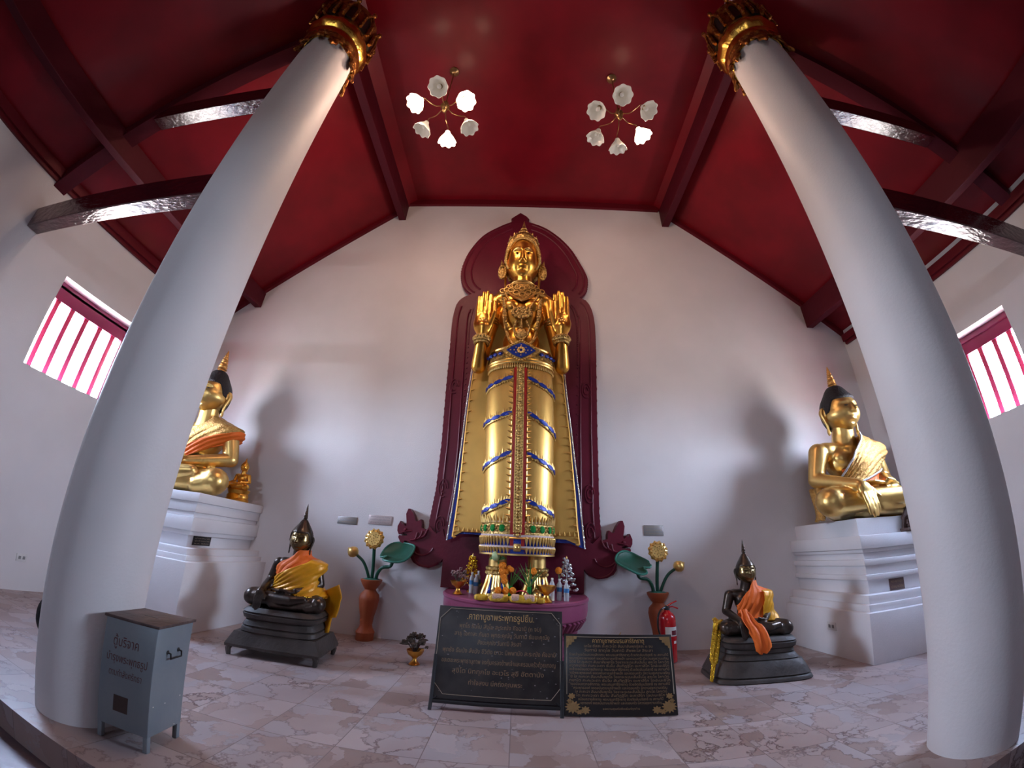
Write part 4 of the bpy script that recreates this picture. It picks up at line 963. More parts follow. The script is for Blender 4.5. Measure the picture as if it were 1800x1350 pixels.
chandelier(1.44, 3.55, 'right', (5,), [math.radians(q) for q in (262, 204, 328, 142, 84, 26)])

# ------------------------------------------------------------------ donation box
r = root('donation_box', (-2.385, 2.46, 0), 'grey steel donation box on short legs at the foot of a white column', 'box', rz=.12)
W, D = .205, .180
for sx in (-1, 1):
    for sy in (-1, 1): mb = MB(); mb.bbox(sx*(W-.02)-.018, sx*(W-.02)+.018, sy*(D-.02)-.018, sy*(D-.02)+.018, 0, .115, .004); obj('leg', mb, STEEL, r)
mb = MB(); mb.bbox(-W, W, -D, D, .105, .795, .006); obj('cabinet', mb, STEEL, r)
mb = MB(); mb.bbox(-W-.012, W+.012, -D-.012, D+.012, .793, .812, .004); ld = obj('lid', mb, RUST, r)
mb = MB(); mb.box(-.05, .05, -.008, .008, .811, .8135); obj('coin_slot', mb, BLACKP, ld, smooth=False)
mb = MB(); mb.tube([(W, -.055, .63), (W+.025, -.055, .625), (W+.03, -.055, .595), (W+.03, .055, .595), (W+.025, .055, .625), (W, .055, .63)], .006, 8)
for s in (-1, 1): mb.ell((W, s*.055, .63), (.008, .014, .014), 10, 6)
obj('handle', mb, IRON, r)
mb = MB(); mb.box(-.075, .04, -D-.0015, -D, .215, .32); obj('rust_patch', mb, RUSTD, r, smooth=False)
TM = Matrix(((1, 0, 0, 0), (0, 0, -1, -D-.001), (0, 1, 0, 0), (0, 0, 0, 1)))
text('faded_lettering', [('ตู้บริจาค', .085, -.02, .63, .2), ('บำรุงพระพุทธรูป', .07, 0, .53, .32), ('ตามกำลังศรัทธา', .06, 0, .44, .26)], FADER, r, TM)
for y, z in ((-.14, .30), (-.02, .295), (.14, .305), (.10, .12)): mb = MB(); mb.ell((W, y, z), (.002, .006, .004), 8, 4); obj('paint_chip', mb, PAPER, r)
# ------------------------------------------------------------------ inscription boards
def tilt(x, y, z, rx): return Matrix.Translation((x, y, z)) @ Matrix.Rotation(rx, 4, 'X')
r = root('inscription_board', (-.14, 4.10, 0), 'larger black granite prayer board with worn gold lettering on an iron stand', 'sign', rz=-.012)
T = tilt(0, -.05, .06, -.20) @ Matrix.Rotation(0, 4, 'Z')
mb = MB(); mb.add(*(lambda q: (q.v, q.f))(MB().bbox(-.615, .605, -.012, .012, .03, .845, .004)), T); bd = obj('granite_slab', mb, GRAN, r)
TT = T @ Matrix(((1, 0, 0, 0), (0, 0, -1, -.0128), (0, 1, 0, 0), (0, 0, 0, 1)))
L = [('.คาถาบูชาพระพุทธรูปยืน.', .085, .0, .735, .66), ('พุทโธ ธัมโม สังโฆ สะระณัง คัจฉามิ (๓ จบ)', .055, .0, .655, .80), ('สาธุ โอกาสะ ภันเต พุทธะคุณัง วันทามิ ธัมมะคุณัง', .055, .02, .585, .92), ('สังฆะคุณัง วันทามิ สิระสา', .055, .0, .515, .42),
     ('พุทธัง ธัมมัง สังฆัง ชีวิตัง ยาวะ นิพพานัง สะระณัง คัจฉามิ', .055, 0, .435, 1.08), ('ขอเดชะพระพุทธานุภาพ จงคุ้มครองข้าพเจ้าและครอบครัวด้วยเทอญ', .055, 0, .345, 1.08), ('สุขิโต นิททุกโข อะเวโร สุขี อัตตานัง', .055, 0, .26, .86), ('ทำใจสงบ นึกถึงคุณพระ', .055, -.02, .165, .50)]
text('title_lettering', L[:1], INKG, bd, TT); text('lettering', L[1:], INK, bd, TT)
fr = [(-.50, .825), (.50, .825), (.585, .73), (.585, .17), (.50, .07), (-.50, .07), (-.595, .17), (-.595, .73), (-.50, .825)]
mb = MB()
for p, q in zip(fr, fr[1:]): mb.tube([T @ Vector((p[0], -.012, p[1])), T @ Vector((q[0], -.012, q[1]))], .0028, 5)
obj('line_border', mb, INK2, bd)
rnd = random.Random(5); mb = MB()
for k in range(70):
    x = -.58+1.16*rnd.random()**.7; z = .06+.75*rnd.random(); t = rnd.uniform(.002, .006); mb.ell(T @ Vector((x, -.0125, z)), (t*1.6, .001, t), 6, 4)
ch = obj('worn_chips', mb, PLATE, bd); ch['kind'] = 'stuff'
for s in (-1, 1):
    x = s*.60
    mb = MB(); mb.tube([(x, -.10, 0), (x, -.065, .07), (x, .0, .35), (x, .02, .46)], .018, 6); mb.tube([(x, -.06, .08), (x-s*.05, -.045, .11)], .012, 6); obj('front_leg', mb, IRON, r)
    mb = MB(); mb.tube([(x*.95, .30, 0), (x*.95, .12, .80)], .014, 6); obj('back_leg', mb, IRON, r)
mb = MB(); mb.bbox(-.61, .60, -.075, -.005, .055, .085, .004); mb.tube([(-.57, .17, .55), (.57, .17, .55)], .010, 6); obj('shelf_bar', mb, IRON, r)
r = root('inscription_board', (1.005, 4.08, 0), 'smaller black board of fine gold script with gilt lotus corners', 'sign', rz=-.03)
T = tilt(0, -.055, .006, -.20)
mb = MB(); mb.add(*(lambda q: (q.v, q.f))(MB().bbox(-.525, .525, -.014, .014, 0, .70, .004)), T); bd = obj('marble_slab', mb, GRAN2, r)
TT = T @ Matrix(((1, 0, 0, 0), (0, 0, -1, -.0148), (0, 1, 0, 0), (0, 0, 0, 1)))
text('title_lettering', [('คาถาบูชาพระบรมสารีริกธาตุ', .055, 0, .625, .50)], INKG, bd, TT)
L = [('นะโม ตัสสะ ภะคะวะโต สัมมาสัมพุทธัสสะ ๓ จบ', .034, 0, .585, .66), ('วันทามิ ธาตุโย วันทามิ สัพพะโส สิระสา', .034, 0, .548, .66)]
W_ = ['ข้าพเจ้าขอน้อมถวายสักการะ พระบรมสารีริกธาตุ ด้วยจิตอันบริสุทธิ์ ณ สถานที่นี้', 'ขอบารมีพระพุทธองค์ จงดลบันดาลแก่ข้าพเจ้า และครอบครัว มีความสุขความเจริญ', 'อิติปิ โส ภะคะวา สัมมาสัมพุทโธ วิชชาจะระณะสัมปันโน สุคะโต โลกะวิทู', 'สวากขาโต ภะคะวะตา ธัมโม สันทิฏฐิโก อะกาลิโก โอปะนะยิโก']
for k in range(14): L.append((W_[k % 4][k // 4*3:], .030, .0, .510-.0315*k, .95 if k < 9 else .93-.035*(k-8)))
L.append(('ขอความสุขสวัสดีจงมีแก่ทุกท่าน', .024, 0, .055, .34))
text('lettering', L, INK, bd, TT)
mb = MB(); fr = [(-.50, .675), (.50, .675), (.50, .03), (-.50, .03), (-.50, .675)]
for p, q in ((fr[0], fr[1]), (fr[1], (.5, .18)), (fr[0], (-.5, .18))): mb.tube([T @ Vector((p[0], -.014, p[1])), T @ Vector((q[0], -.014, q[1]))], .0035, 5)
obj('line_border', mb, INK2, bd)
for s in (-1, 1):
    def pr(pts): t = MB(); t.prism([(s*x, z) for x, z in pts], -.019, -.013); return t
    mb = MB(); t = pr([(.505, .68), (.40, .68), (.405, .655), (.43, .65), (.425, .63), (.45, .625), (.455, .605), (.48, .60), (.485, .58), (.505, .575)]); mb.add(t.v, t.f, T); obj('corner_ornament', mb, BRASSD, bd, smooth=False)
    mb = MB()
    for cx, cz, rr, n in ((.445, .075, .058, 12), (.455, .165, .028, 7), (.33, .05, .036, 8), (.475, .125, .02, 6), (.385, .035, .024, 6)):
        t = pr([(cx+rr*(1+.22*cos(n*q))*cos(q)*1.05, cz+rr*.8*(1+.22*cos(n*q))*sin(q)) for q in arc(0, 2*PI*(1-1/48), 48)]); mb.add(t.v, t.f, T)
    obj('gilt_lotus', mb, BRASSD, bd, smooth=False)
mb = MB(); 
for s in (-1, 1): mb.tube([(s*.40, .26, 0), (s*.36, .085, .62)], .014, 6)
mb.tube([(-.385, .17, .3), (.385, .17, .3)], .010, 6); obj('rear_stand', mb, IRON, r)
mb = MB(); rnd = random.Random(9)
mb.lathe([(.05, 0), (.06, .02), (.03, .06), (.035, .22), (.085, .36), (.10, .40), (.095, .41)], (1.14, 4.82), 20); mb.v = [(q[0]-1.14, q[1]-4.82, q[2]) for q in mb.v]; single('offering_bowl', mb, GOLD, (1.14, 4.82, 0), 'tall gold footed bowl standing behind the smaller black board', 'bowl')
t = root('dry_bouquet', (1.14, 4.82, .405), 'dry olive leaves peeking over the smaller black board', 'flowers')
for k in range(9):
    q = rnd.uniform(0, 6.28); mb = MB(); mb.tube(spline([(0, 0, 0), (.05*cos(q), .05*sin(q), .09), (.12*cos(q), .06*sin(q), .13+.06*rnd.random())], 4), [.012, .016, .024, .028, .028, .026, .022, .012, .002], 6, flat=.25); obj('leaf', mb, BRASSD, t)

# ------------------------------------------------------------------ vases with lotus plants on the back wall
def lotus(x, s, side):
    y = 6.315
    mb = MB(); mb.lathe([(.128, 0), (.135, .01), (.135, .085), (.142, .115), (.105, .17), (.093, .22), (.105, .33), (.135, .46), (.155, .58), (.145, .65), (.10, .70), (.085, .725), (.105, .75), (.14, .80), (.165, .845), (.17, .87), (.155, .875), (.12, .85)], (x, y), 48, rad=lambda a, z: 1+.045*abs(cos(4*a))*sm(.72, .6, z)-.02); r = single('terracotta_vase', mb, TERRA, (x, y, 0), 'terracotta vase against the wall holding lotus stems, ' + ('nearer the low dark table' if side == 'left' else 'behind the fire extinguisher'), 'vase')
    r = root('lotus_plant', (x, y, .86), 'painted lotus plant with gold flower in the vase ' + ('nearer the low dark table' if side == 'left' else 'behind the fire extinguisher'), 'lotus plant'); o = r.location
    X = lambda d: x+s*d
    for pts, rr in (([(X(-.03), y, .84), (X(-.09), y-.02, 1.0), (X(-.17), y-.03, 1.13), (X(-.28), y-.03, 1.21)], .022), ([(X(0), y, .84), (X(.005), y-.02, 1.05), (X(-.01), y-.04, 1.3), (X(-.02), y-.05, 1.42)], .026), ([(X(.06), y, .84), (X(.09), y-.02, .97), (X(.16), y-.04, 1.06), (X(.28), y-.05, 1.085), (X(.315), y-.06, 1.15), (X(.33), y-.07, 1.2)], .027)):
        mb = MB(); mb.tube(spline(pts, 5), rr, 10); obj('stem', mb, TEAL, r, o)
    mb = MB(); mb.lathe([(.12, .84), (.14, .862), (.10, .885), (.03, .89)], (x, y), 24, rad=lambda a, z: 1+.1*cos(9*a)); obj('moss_top', mb, TEALL, r, o)
    # open flower facing the room
    F = Matrix.Translation((X(-.02), y-.06, 1.475)) @ Matrix.Rotation(-.12, 4, 'X'); fl = MB()
    fl.lathe([(.10, -.05), (.115, .02), (.105, .045), (.02, .04)], n=28, m=F @ Matrix.Rotation(PI/2, 4, 'X'))
    h = obj('flower', fl, GOLDL, r, o)
    mb = MB()
    for ring, n, rr, L, tl in ((0, 12, .108, .045, .7), (1, 12, .112, .05, .2)):
        for k in range(n):
            q = 2*PI*(k+ring*.5)/n; d = Vector((cos(q)*cos(tl), -sin(tl)-.05, sin(q)*cos(tl))); p = Vector((rr*cos(q), .0, rr*sin(q)))
            mb.tube([F @ p, F @ (p+d*L*.5+Vector((0, -.012, 0))), F @ (p+d*L)], [.026, .034, .010], 7, flat=1.)
    obj('petal', mb, GOLDL, h, o)
    mb = MB()
    for k in range(19):
        q = k*2.4; rr = .021*math.sqrt(k); mb.ell(F @ Vector((rr*cos(q), -.047, rr*sin(q))), (.009, .008, .009), 6, 4)
    obj('seed', mb, GOLDF, h, o)
    B = Matrix.Translation((X(-.285), y-.03, 1.215)) @ Matrix.Rotation(-s*1.05, 4, 'Y')
    mb = MB(); mb.lathe([(.02, -.01), (.06, .02), (.082, .06), (.08, .10), (.055, .14), (.025, .165), (.002, .19)], n=24, m=B, rad=lambda a, z: 1+.06*abs(cos(2.5*a))); obj('bud', mb, GOLDL, r, o)
    Lc = Matrix.Translation((X(.42), y-.13, 1.255)) @ Matrix.Rotation(-s*.18, 4, 'Y') @ Matrix.Rotation(.62, 4, 'X')
    def lf(u, v):
        q = 2*PI*u; rr = .265*v; notch = 1-.38*v*gs(math.atan2(sin(q-(PI if s > 0 else 0)-s*.5), cos(q-(PI if s > 0 else 0)-s*.5)), 0, .16); rr *= notch
        return Lc @ Vector((rr*cos(q), rr*sin(q)*.92, .07*v*v+.02*v*v*cos(3*q)))
    mb = MB(); mb.grid(lf, 64, 12, True); obj('leaf', mb, TEAL, r, o, sharp=None, solid=.022)
    mb = MB(); mb.tube([lf(u, 1.0) for u in arc(.05 if s < 0 else .0, 1, 64)], .016, 6); obj('leaf_rim', mb, TEALL, r, o)
lotus(-2.24, 1, 'left'); lotus(2.165, -1, 'right')

# ------------------------------------------------------------------ fire extinguisher
x, y = 2.135, 5.88; r = root('fire_extinguisher', (x, y, 0), 'red fire extinguisher with black hose standing before a terracotta vase', 'fire extinguisher'); o = (x, y, 0)
mb = MB(); mb.lathe([(.095, 0), (.112, .012), (.115, .03), (.115, .56), (.108, .60), (.08, .64), (.045, .665), (.035, .68)], (x, y), 40); obj('cylinder', mb, REDX, r, o)
mb = MB(); mb.lathe([(.034, .675), (.038, .69), (.03, .73), (.02, .735)], (x, y), 20); mb.bbox(x-.03, x+.04, y-.015, y+.015, .70, .735, .004); obj('valve', mb, IRON, r, o)
mb = MB(); mb.tube([(x, y, .73), (x+.06, y-.01, .765), (x+.14, y-.02, .80)], .010, 6, flat=1.6); mb.tube([(x+.01, y, .715), (x+.08, y-.01, .725), (x+.155, y-.02, .70)], .009, 6, flat=1.6); obj('lever', mb, REDX, r, o)
mb = MB(); mb.tube(spline([(x-.03, y-.02, .715), (x-.10, y-.05, .69), (x-.155, y-.07, .60), (x-.165, y-.085, .45), (x-.13, y-.10, .33), (x-.10, y-.105, .28)], 6), .012, 8); obj('hose', mb, BLACKP, r, o)
mb = MB(); mb.tube([(x-.10, y-.105, .29), (x-.085, y-.11, .18)], [.014, .022], 10); obj('nozzle', mb, BLACKP, r, o)
def wrap(z0, z1, a0, a1, rr=.1165, n=14): mb = MB(); mb.grid(lambda u, v: (x+rr*cos(a0+(a1-a0)*u), y+rr*sin(a0+(a1-a0)*u), z0+(z1-z0)*v), n, 2); return mb
lb = obj('label', wrap(.30, .47, -2.2, -.35), PAPER, r, o)
obj('label_panel', wrap(.365, .425, -1.45, -.65, .1175), mat('label_dark_red', (.14, .015, .03), .5), lb, o); obj('label_band', wrap(.30, .35, -1.6, -.5, .1175), REDX, lb, o)
obj('inspection_tag', wrap(.255, .29, -1.2, -.8, .1175), PAPER, r, o)

# ------------------------------------------------------------------ plaques, sockets
def plaque(name, M, w, h, m, ink, lines, label, cat='plaque'):
    r = root(name, M.translation, label, cat); L0 = Matrix.Translation(-M.translation) @ M
    mb = MB(); t = MB().bbox(-w/2, w/2, -h/2, h/2, 0, .012, .003); mb.add(t.v, t.f, L0); obj('plate', mb, m, r)
    if lines:
        k = len(lines); text('lettering', [(tx, h/k*.62, 0, h/2-h*(i+.72)/k*.92-.01*h, w*.82) for i, tx in enumerate(lines)], ink, r, L0 @ Matrix.Translation((0, 0, .0125)))
    return r
FB = lambda x, z: Matrix(((1, 0, 0, x), (0, 0, -1, YB), (0, 1, 0, z), (0, 0, 0, 1)))
plaque('wall_plaque', FB(-2.87, 1.735), .34, .12, PLATE, INK2, ['ผู้มีจิตศรัทธา', 'ร่วมสร้างถวาย'], 'small dark grey wall plaque between the low-table buddha and a pale pinkish plaque')
plaque('wall_plaque', FB(-2.30, 1.78), .40, .15, PLATEP, PLATE, ['ขออนุโมทนาบุญ', 'แด่ท่านผู้บริจาค', 'ร่วมบูรณะ'], 'pale pinkish plaque on the wall just above a gold lotus flower')
plaque('wall_plaque', FB(2.225, 1.80), .325, .165, PLATE, INK2, ['ขออนุโมทนาบุญ', 'แด่ท่านผู้บริจาค', 'ร่วมบูรณะ'], 'grey wall plaque above the gold lotus behind the fire extinguisher')
SXL = Matrix(((0, 0, 1, -4.56), (1, 0, 0, 5.33), (0, 1, 0, 1.195), (0, 0, 0, 1)))
plaque('plinth_plaque', SXL, .36, .155, GRAN2, INK2, ['พระพุทธรูป', 'ปางสมาธิ', 'ผู้สร้างถวาย', 'พ.ศ. ๒๕๔๐'], 'black plaque on the side of the plinth with two gold buddhas')
SXR = lambda y, z, x: Matrix(((0, 0, -1, x), (-1, 0, 0, y), (0, 1, 0, z), (0, 0, 0, 1)))
FP = lambda x, y, z: Matrix(((1, 0, 0, x), (0, 0, -1, y), (0, 1, 0, z), (0, 0, 0, 1)))
plaque('plinth_plaque', FP(5.19, 5.003, .915), .27, .155, mat('brown_plaque', (.10, .055, .05), .45), INK, ['พระพุทธรูป', 'ปางมารวิชัย'], 'brown plaque on the front of a white plinth')
def socket(M, label):
    r = root('wall_socket', M.translation, label, 'socket'); L0 = Matrix.Translation(-M.translation) @ M
    t = MB().bbox(-.085, .085, -.055, .055, 0, .018, .005); mb = MB(); mb.add(t.v, t.f, L0); obj('cover_plate', mb, SOCK, r)
    for k in (-1, 1):
        mb = MB(); t = MB().box(k*.035-.02, k*.035+.02, -.022, .022, .018, .021); mb.add(t.v, t.f, L0); fc = obj('socket_face', mb, PLATE, r, smooth=False)
socket(SXR(5.46, .40, 4.40), 'white double socket low on the side of a white plinth')
socket(Matrix(((0, 0, 1, XL), (1, 0, 0, 4.19), (0, 1, 0, .47), (0, 0, 0, 1))), 'white socket low on the side wall behind the donation box column')
# round black floor fan behind the left column
r = root('floor_fan', (-4.375, 3.265, 0), 'black rounded object mostly hidden behind the donation box column', 'fan', rz=.97)
mb = MB(); n = 20
for q in (-.06, .06): mb.tube([(.24*cos(a), q, .29+.24*sin(a)) for a in arc(0, 2*PI, 41)], .016, 7)
for k in range(24): a = 2*PI*k/24; mb.tube([(.03*cos(a), -.085, .29+.03*sin(a)), (.14*cos(a), -.085, .29+.14*sin(a)), (.24*cos(a), -.06, .29+.24*sin(a))], .003, 4)
obj('guard', mb, BLACKP, r)
mb = MB(); mb.lathe([(.05, -.07), (.24, -.06), (.25, 0), (.24, .06), (.05, .08)], n=40, m=Matrix.Translation((0, 0, .29)) @ Matrix.Rotation(PI/2, 4, 'X')); obj('housing', mb, BLACKP, r)
mb = MB(); mb.tube([(0, -.03, .29), (0, .12, .29)], [.05, .06], 16)
for k in range(3):
    a = 2*PI*k/3; mb.grid(lambda u, v: ((.04+.17*v)*cos(a+(u-.5)*.9), .02*(u-.5)*2, .29+(.04+.17*v)*sin(a+(u-.5)*.9)), 7, 6)
obj('blade', mb, BLACKP, r)
mb = MB(); mb.tube([(0, .0, 0), (0, 0, .10)], .03, 10); mb.bbox(-.11, .16, -.10, .10, 0, .03, .008); obj('stand', mb, BLACKP, r)

# ------------------------------------------------------------------ offerings
ZP = .831
def bowl(x, y, z, sc, label, name='offering_bowl'):
    mb = MB()
    mb.lathe([(.062*sc, 0), (.07*sc, .008*sc), (.058*sc, .02*sc), (.03*sc, .05*sc), (.026*sc, .075*sc), (.045*sc, .095*sc), (.085*sc, .12*sc), (.105*sc, .16*sc), (.112*sc, .175*sc), (.104*sc, .175*sc), (.08*sc, .13*sc), (.02*sc, .11*sc)], n=36, rad=lambda a, zz: 1+.03*cos(12*a)); return single(name, mb, GOLD, (x, y, z), label, 'bowl')
def posy(x, y, z, sc, label, stemm, heads, headm, n, seed, name='bouquet', cat='flowers'):
    r = root(name, (x, y, z), label, cat); rn = random.Random(seed)
    for k in range(n):
        a = rn.uniform(0, 6.28); q = rn.uniform(.2, 1)*sc; h = rn.uniform(.6, 1.1)*sc*1.15*(1.15-.5*q/sc)
        tip = Vector((.8*q*cos(a), .8*q*sin(a), h)); mb = MB()
        mb.tube([(0, 0, 0), tip*.5+Vector((0, 0, .1*sc)), tip], .004, 5); obj('stem', mb, stemm, r)
        if k % 3 == 2:
            mb = MB(); d = Vector((cos(a), sin(a), .3)); mb.tube([tip*.7, tip*.7+d*.25*sc, tip*.7+d*.5*sc-Vector((0, 0, .1*sc))], [.004, .10*sc, .003], 6, flat=.3); obj('leaf', mb, stemm, r)
        mb = MB(); rr = heads*rn.uniform(.7, 1.2)
        for j in range(9):
            b = j*2.4; mb.ell(tip+Vector((rr*.55*cos(b), rr*.55*sin(b), rr*.4*sin(j))), (rr*.45, rr*.45, rr*.4), 6, 5)
        obj('flower_head', mb, headm, r)
    return r
bowl(-.79, 5.68, ZP, 1., 'gold footed bowl of dried mauve flowers on the pedestal')
posy(-.80, 5.68, ZP+.125, .17, 'dried mauve flowers in a gold bowl on the pedestal', DRY, .03, DRYP, 14, 1)
bowl(.385, 5.30, ZP, 1.15, 'empty gold footed bowl between parcels and bottles on the pedestal')
bowl(-1.225, 5.36, 0., 1.0, 'gold footed bowl on the floor holding a withered dark bouquet')
posy(-1.225, 5.36, .125, .20, 'withered dark bouquet in the gold bowl on the floor', DRY, .032, DRY, 26, 2)
def tree(x, y, h, m, label, seed):
    r = root('foil_tree', (x, y, ZP), label, 'ornament tree'); rn = random.Random(seed)
    mb = MB(); mb.lathe([(.06, 0), (.065, .012), (.03, .03), (.012, .05), (.008, h*.9), (.002, h)], n=14); obj('trunk', mb, m, r)
    for k in range(26):
        t = (k+.5)/26; a = k*2.4; q = .115*(1-t)+.018; z = .09+(h-.1)*t
        mb = MB(); mb.tube([(0, 0, z-.02), (q*cos(a), q*sin(a), z)], .004, 5)
        for j in range(5): b = rn.uniform(0, 6.28); mb.ell((q*cos(a)+.02*cos(b), q*sin(a)+.02*sin(b), z+rn.uniform(-.02, .02)), (.022, .022, .018), 6, 4)
        obj('foil_cluster', mb, m, r)
    mb = MB(); mb.cone((0, 0, h-.01), (0, 0, 1), .02, .05); obj('tip', mb, GOLDL, r)
tree(-.66, 6.08, .50, FOIL, 'gold foil offering tree on the pedestal', 3)
tree(.725, 5.98, .52, SILV, 'silver foil offering tree on the pedestal', 4)
def bottle(x, y, label, h=.28, m=None, lab=True, grp=None):
    m = m or PLAST
    r = root('water_bottle' if m is PLAST else 'drink_bottle', (x, y, ZP), label, 'bottle', group=grp); w = .036
    mb = MB(); mb.lathe([(w*.85, 0), (w, .01), (w*.93, h*.25), (w, h*.3), (w, h*.66), (w*.85, h*.76), (w*.42, h*.88), (w*.40, h*.93)], n=20); obj('bottle_body', mb, m, r)
    mb = MB(); mb.lathe([(w*.45, h*.92), (w*.47, h*.93), (w*.45, h), (w*.38, h*1.005)], n=16); obj('cap', mb, PAPER, r)
    if lab: mb = MB(); mb.grid(lambda u, v: (w*1.015*cos(2*PI*u), w*1.015*sin(2*PI*u), h*(.42+.2*v)), 20, 2, True); obj('label', mb, CAPB, r)
bottle(-.63, 5.90, 'clear water bottle nearest the gold foil tree'); bottle(-.545, 5.95, 'clear water bottle beside the foot of the statue, next to gold tree', .30); bottle(-.56, 5.80, 'front clear water bottle of the three near the gold tree', .26)
bottle(.475, 5.50, 'clear water bottle touching the empty gold bowl'); bottle(.575, 5.52, 'clear water bottle middle of three near the silver tree', .27); bottle(.665, 5.50, 'clear water bottle nearest the silver foil tree', .25)
mb = MB(); mb.lathe([(.02, 0), (.03, .01), (.032, .02), (.02, .035)], n=12)
r = root('marigold', (.60, 5.60, ZP), 'marigold on a stem standing among the bottles near the silver tree', 'flower'); mb = MB(); mb.tube([(0, 0, 0), (-.01, 0, .18), (-.03, 0, .35)], .006, 6); obj('stem', mb, LEAFG, r)
def pom(c, rr):
    mb = MB()
    for k in range(34):
        z = 1-2*(k+.5)/34; a = k*2.4; q = math.sqrt(1-z*z); mb.ell(Vector(c)+Vector((q*cos(a), q*sin(a), z))*rr*.72, (rr*.36, rr*.36, rr*.36), 6, 4)
    return mb
obj('flower_head', pom((-.03, 0, .37), .045), MARI, r)
bottle(-.02, 5.98, 'small red drink bottle between the statue\'s feet, left one', .24, REDG, False); bottle(.05, 6.0, 'small red drink bottle between the statue\'s feet, right one', .22, REDG, False)
# garlands on the feet
r = root('marigold_garland', (-.185, 5.50, ZP), 'hanging marigold garland with a pale green lotus bud hanging at the statue\'s ankle', 'garland')
for k, (dx, z) in enumerate(((-.005, .41), (.0, .34), (.015, .28), (.03, .22))): obj('marigold_head', pom((dx, 0, z), .052 if k < 2 else .044), MARI, r)
mb = MB(); mb.lathe([(.01, 0), (.05, .03), (.06, .06), (.05, .10), (.02, .14), (.002, .155)], n=16, m=Matrix.Translation((-.08, 0, .46)) @ Matrix.Rotation(-.3, 4, 'Y'), rad=lambda a, z: 1+.1*cos(5*a)); obj('lotus_bud', mb, BUDG, r)
mb = MB()
for a in (-1.2, -.5, .3, 1.): mb.tube([(-.07, 0, .47), (-.07+.08*sin(a), -.02, .50+.03*cos(a)), (-.07+.13*sin(a), -.02, .46+.06*cos(a))], [.006, .03, .003], 6, flat=.3)
mb.tube([(.05, 0, 0), (.02, 0, .25), (-.07, 0, .47)], .008, 6); obj('leaf', mb, LEAFG, r)
def spray(x, y, label, seed, sp, n=7):
    r = root('flower_spray', (x, y, ZP), label, 'flowers'); rn = random.Random(seed)
    mb = MB(); mb.lathe([(.03, 0), (.035, .06), (.028, .12), (.03, .16), (.02, .16)], n=14); obj('holder', mb, GREEN, r)
    for k in range(n):
        a = rn.uniform(-1.2, 1.4); L = rn.uniform(.12, .24)*sp; mb = MB(); mb.tube([(0, 0, .14), (.4*L*sin(a), -.02, .2+.4*L*cos(a)), (L*sin(a), -.03, .30+.6*L*cos(a))], [.004, .010, .001], 5, flat=.4); obj('blade_leaf', mb, LEAFG, r)
    for k in range(3): obj('marigold_head', pom((rn.uniform(-.08, .07)*sp, -.03, .33+rn.uniform(0, .06)), .034), MARI, r)
spray(-.07, 5.52, 'small yellow marigold spray in the middle between the feet', 5, .8); spray(.175, 5.50, 'green leafy spray with marigolds beside the empty gold bowl', 6, 1.3, 9)
for x, y, lb in ((-.225, 5.33, 'loose marigold bloom, leftmost of three on the pedestal front'), (-.13, 5.34, 'loose marigold bloom, middle of three on the pedestal front'), (-.04, 5.35, 'loose marigold bloom, rightmost of three on the pedestal front')):
    r = root('marigold', (x, y, ZP), lb, 'flower'); obj('flower_head', pom((0, 0, .115), .045), MARI, r)
    mb = MB(); mb.tube([(0, 0, 0), (.004, 0, .05), (0, 0, .09)], .006, 6); obj('stem', mb, LEAFG, r)
r = root('handled_basket', (.07, 5.36, ZP), 'small dark tray with pink arched handle at the statue\'s feet', 'basket')
mb = MB(); mb.lathe([(.07, 0), (.09, .02), (.095, .05), (.085, .05), (.07, .015)], n=24); obj('tray', mb, WOODD, r)
mb = MB(); mb.tube([(.10*cos(a), 0, .05+.07*sin(a)) for a in arc(0, PI, 16)], .008, 8); obj('handle', mb, PINKR, r)
def parcel(x, y, w, d, h, label, m, rz=0.):
    mb = MB()
    def f(u, v):
        t = PI*v; q = 2*PI*u; e = lambda c: (abs(c)**.5)*(1 if c > 0 else -1); k = 1+.05*sin(7*q+3*t)
        return (w/2*e(cos(q))*e(sin(t))*k, d/2*e(sin(q))*e(sin(t))*k, h/2-h/2*e(cos(t))*-1*1. if False else h/2+h/2*e(cos(t)))
    mb.grid(f, 40, 20, True); return single('gift_parcel', mb, m, (x, y, ZP), label, 'parcel', rz, sharp=None)
parcel(-.43, 5.235, .17, .10, .07, 'yellow wrapped bundle at the left end of the parcels', WRAPY, .1)
p = parcel(-.205, 5.19, .24, .12, .085, 'yellow tied gift parcel with pale towel, left of the pair', WRAPY)
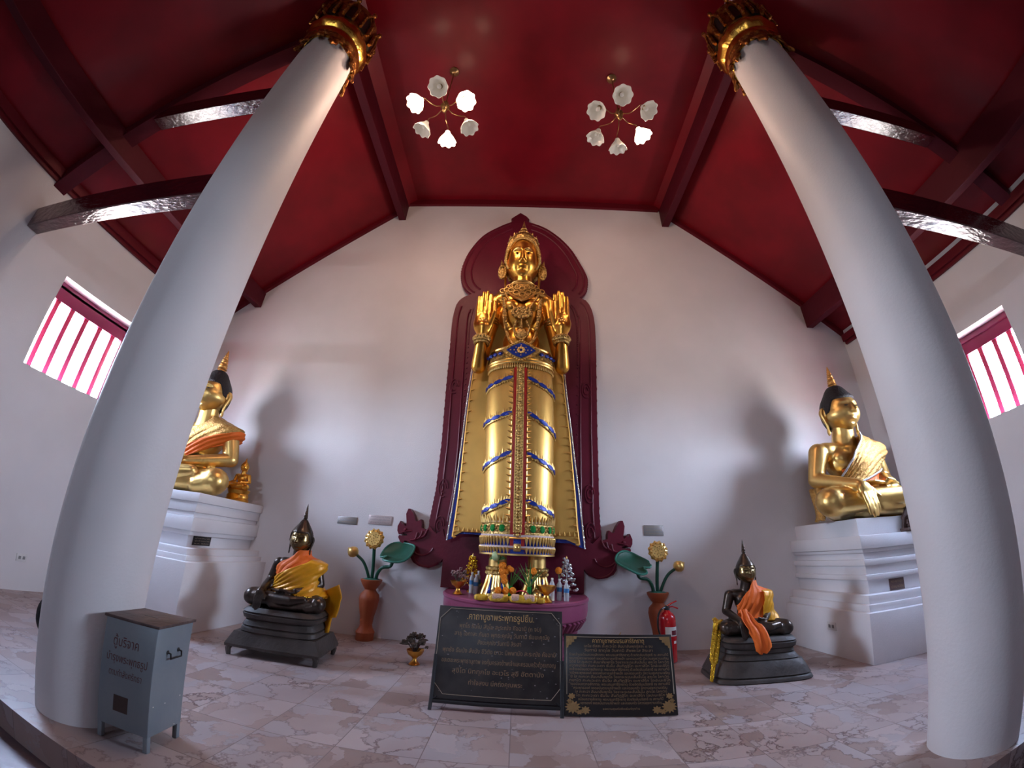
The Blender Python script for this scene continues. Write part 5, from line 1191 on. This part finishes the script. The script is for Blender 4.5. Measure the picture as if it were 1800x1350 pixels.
mb = MB(); mb.bbox(-.09, .06, -.062, .03, .03, .092, .02); obj('folded_towel', mb, WRAPP, p)
p = parcel(.095, 5.17, .34, .13, .09, 'long gift parcel of pink towels in yellow wrap, right of the pair', WRAPY)
for a, b in ((-.15, -.045), (.0, .14)): mb = MB(); mb.bbox(a, b, -.066, .05, .02, .096, .022); obj('folded_towel', mb, WRAPP, p)
parcel(.31, 5.20, .11, .10, .06, 'small yellow wrapped bundle at the right end of the parcels', WRAPY, -.1)
# things that repeat share a group
GROUPS = {'column': 'white columns', 'ceiling_beam': 'long ceiling beams', 'purlin': 'purlins under the slopes', 'tie_beam': 'glossy tie beams', 'rafter': 'sloping rafters', 'plinth': 'white corner plinths',
 'seated_buddha_statue': 'large seated gold statues', 'bronze_buddha_statue': 'bronze statues on the floor', 'chandelier': 'tulip chandeliers', 'inscription_board': 'black inscription boards', 'terracotta_vase': 'terracotta wall vases',
 'lotus_plant': 'painted lotus plants', 'wall_plaque': 'plaques on the back wall', 'plinth_plaque': 'plaques on the plinths', 'wall_socket': 'white sockets', 'offering_bowl': 'gold offering bowls', 'bouquet': 'dried bouquets',
 'foil_tree': 'foil offering trees', 'water_bottle': 'water bottles on the pedestal', 'drink_bottle': 'red drink bottles', 'flower_spray': 'flower sprays at the feet', 'marigold': 'loose marigolds on the pedestal', 'gift_parcel': 'parcels on the pedestal'}
for q in col.objects:
    if q.parent is None and 'label' in q and q.name.split('.')[0] in GROUPS: q['group'] = GROUPS[q.name.split('.')[0]]
# ------------------------------------------------------------------ colour management
scn.view_settings.view_transform = 'Standard'; scn.view_settings.look = 'None'; scn.view_settings.exposure = EXPO
scn.cycles.use_denoising = True
scn.cycles.use_adaptive_sampling = True; scn.cycles.adaptive_threshold = .02
scn.cycles.max_bounces = 7; scn.cycles.diffuse_bounces = 5; scn.cycles.glossy_bounces = 4; scn.cycles.transmission_bounces = 5
scn.cycles.sample_clamp_indirect = 6.; scn.cycles.caustics_reflective = False; scn.cycles.caustics_refractive = False
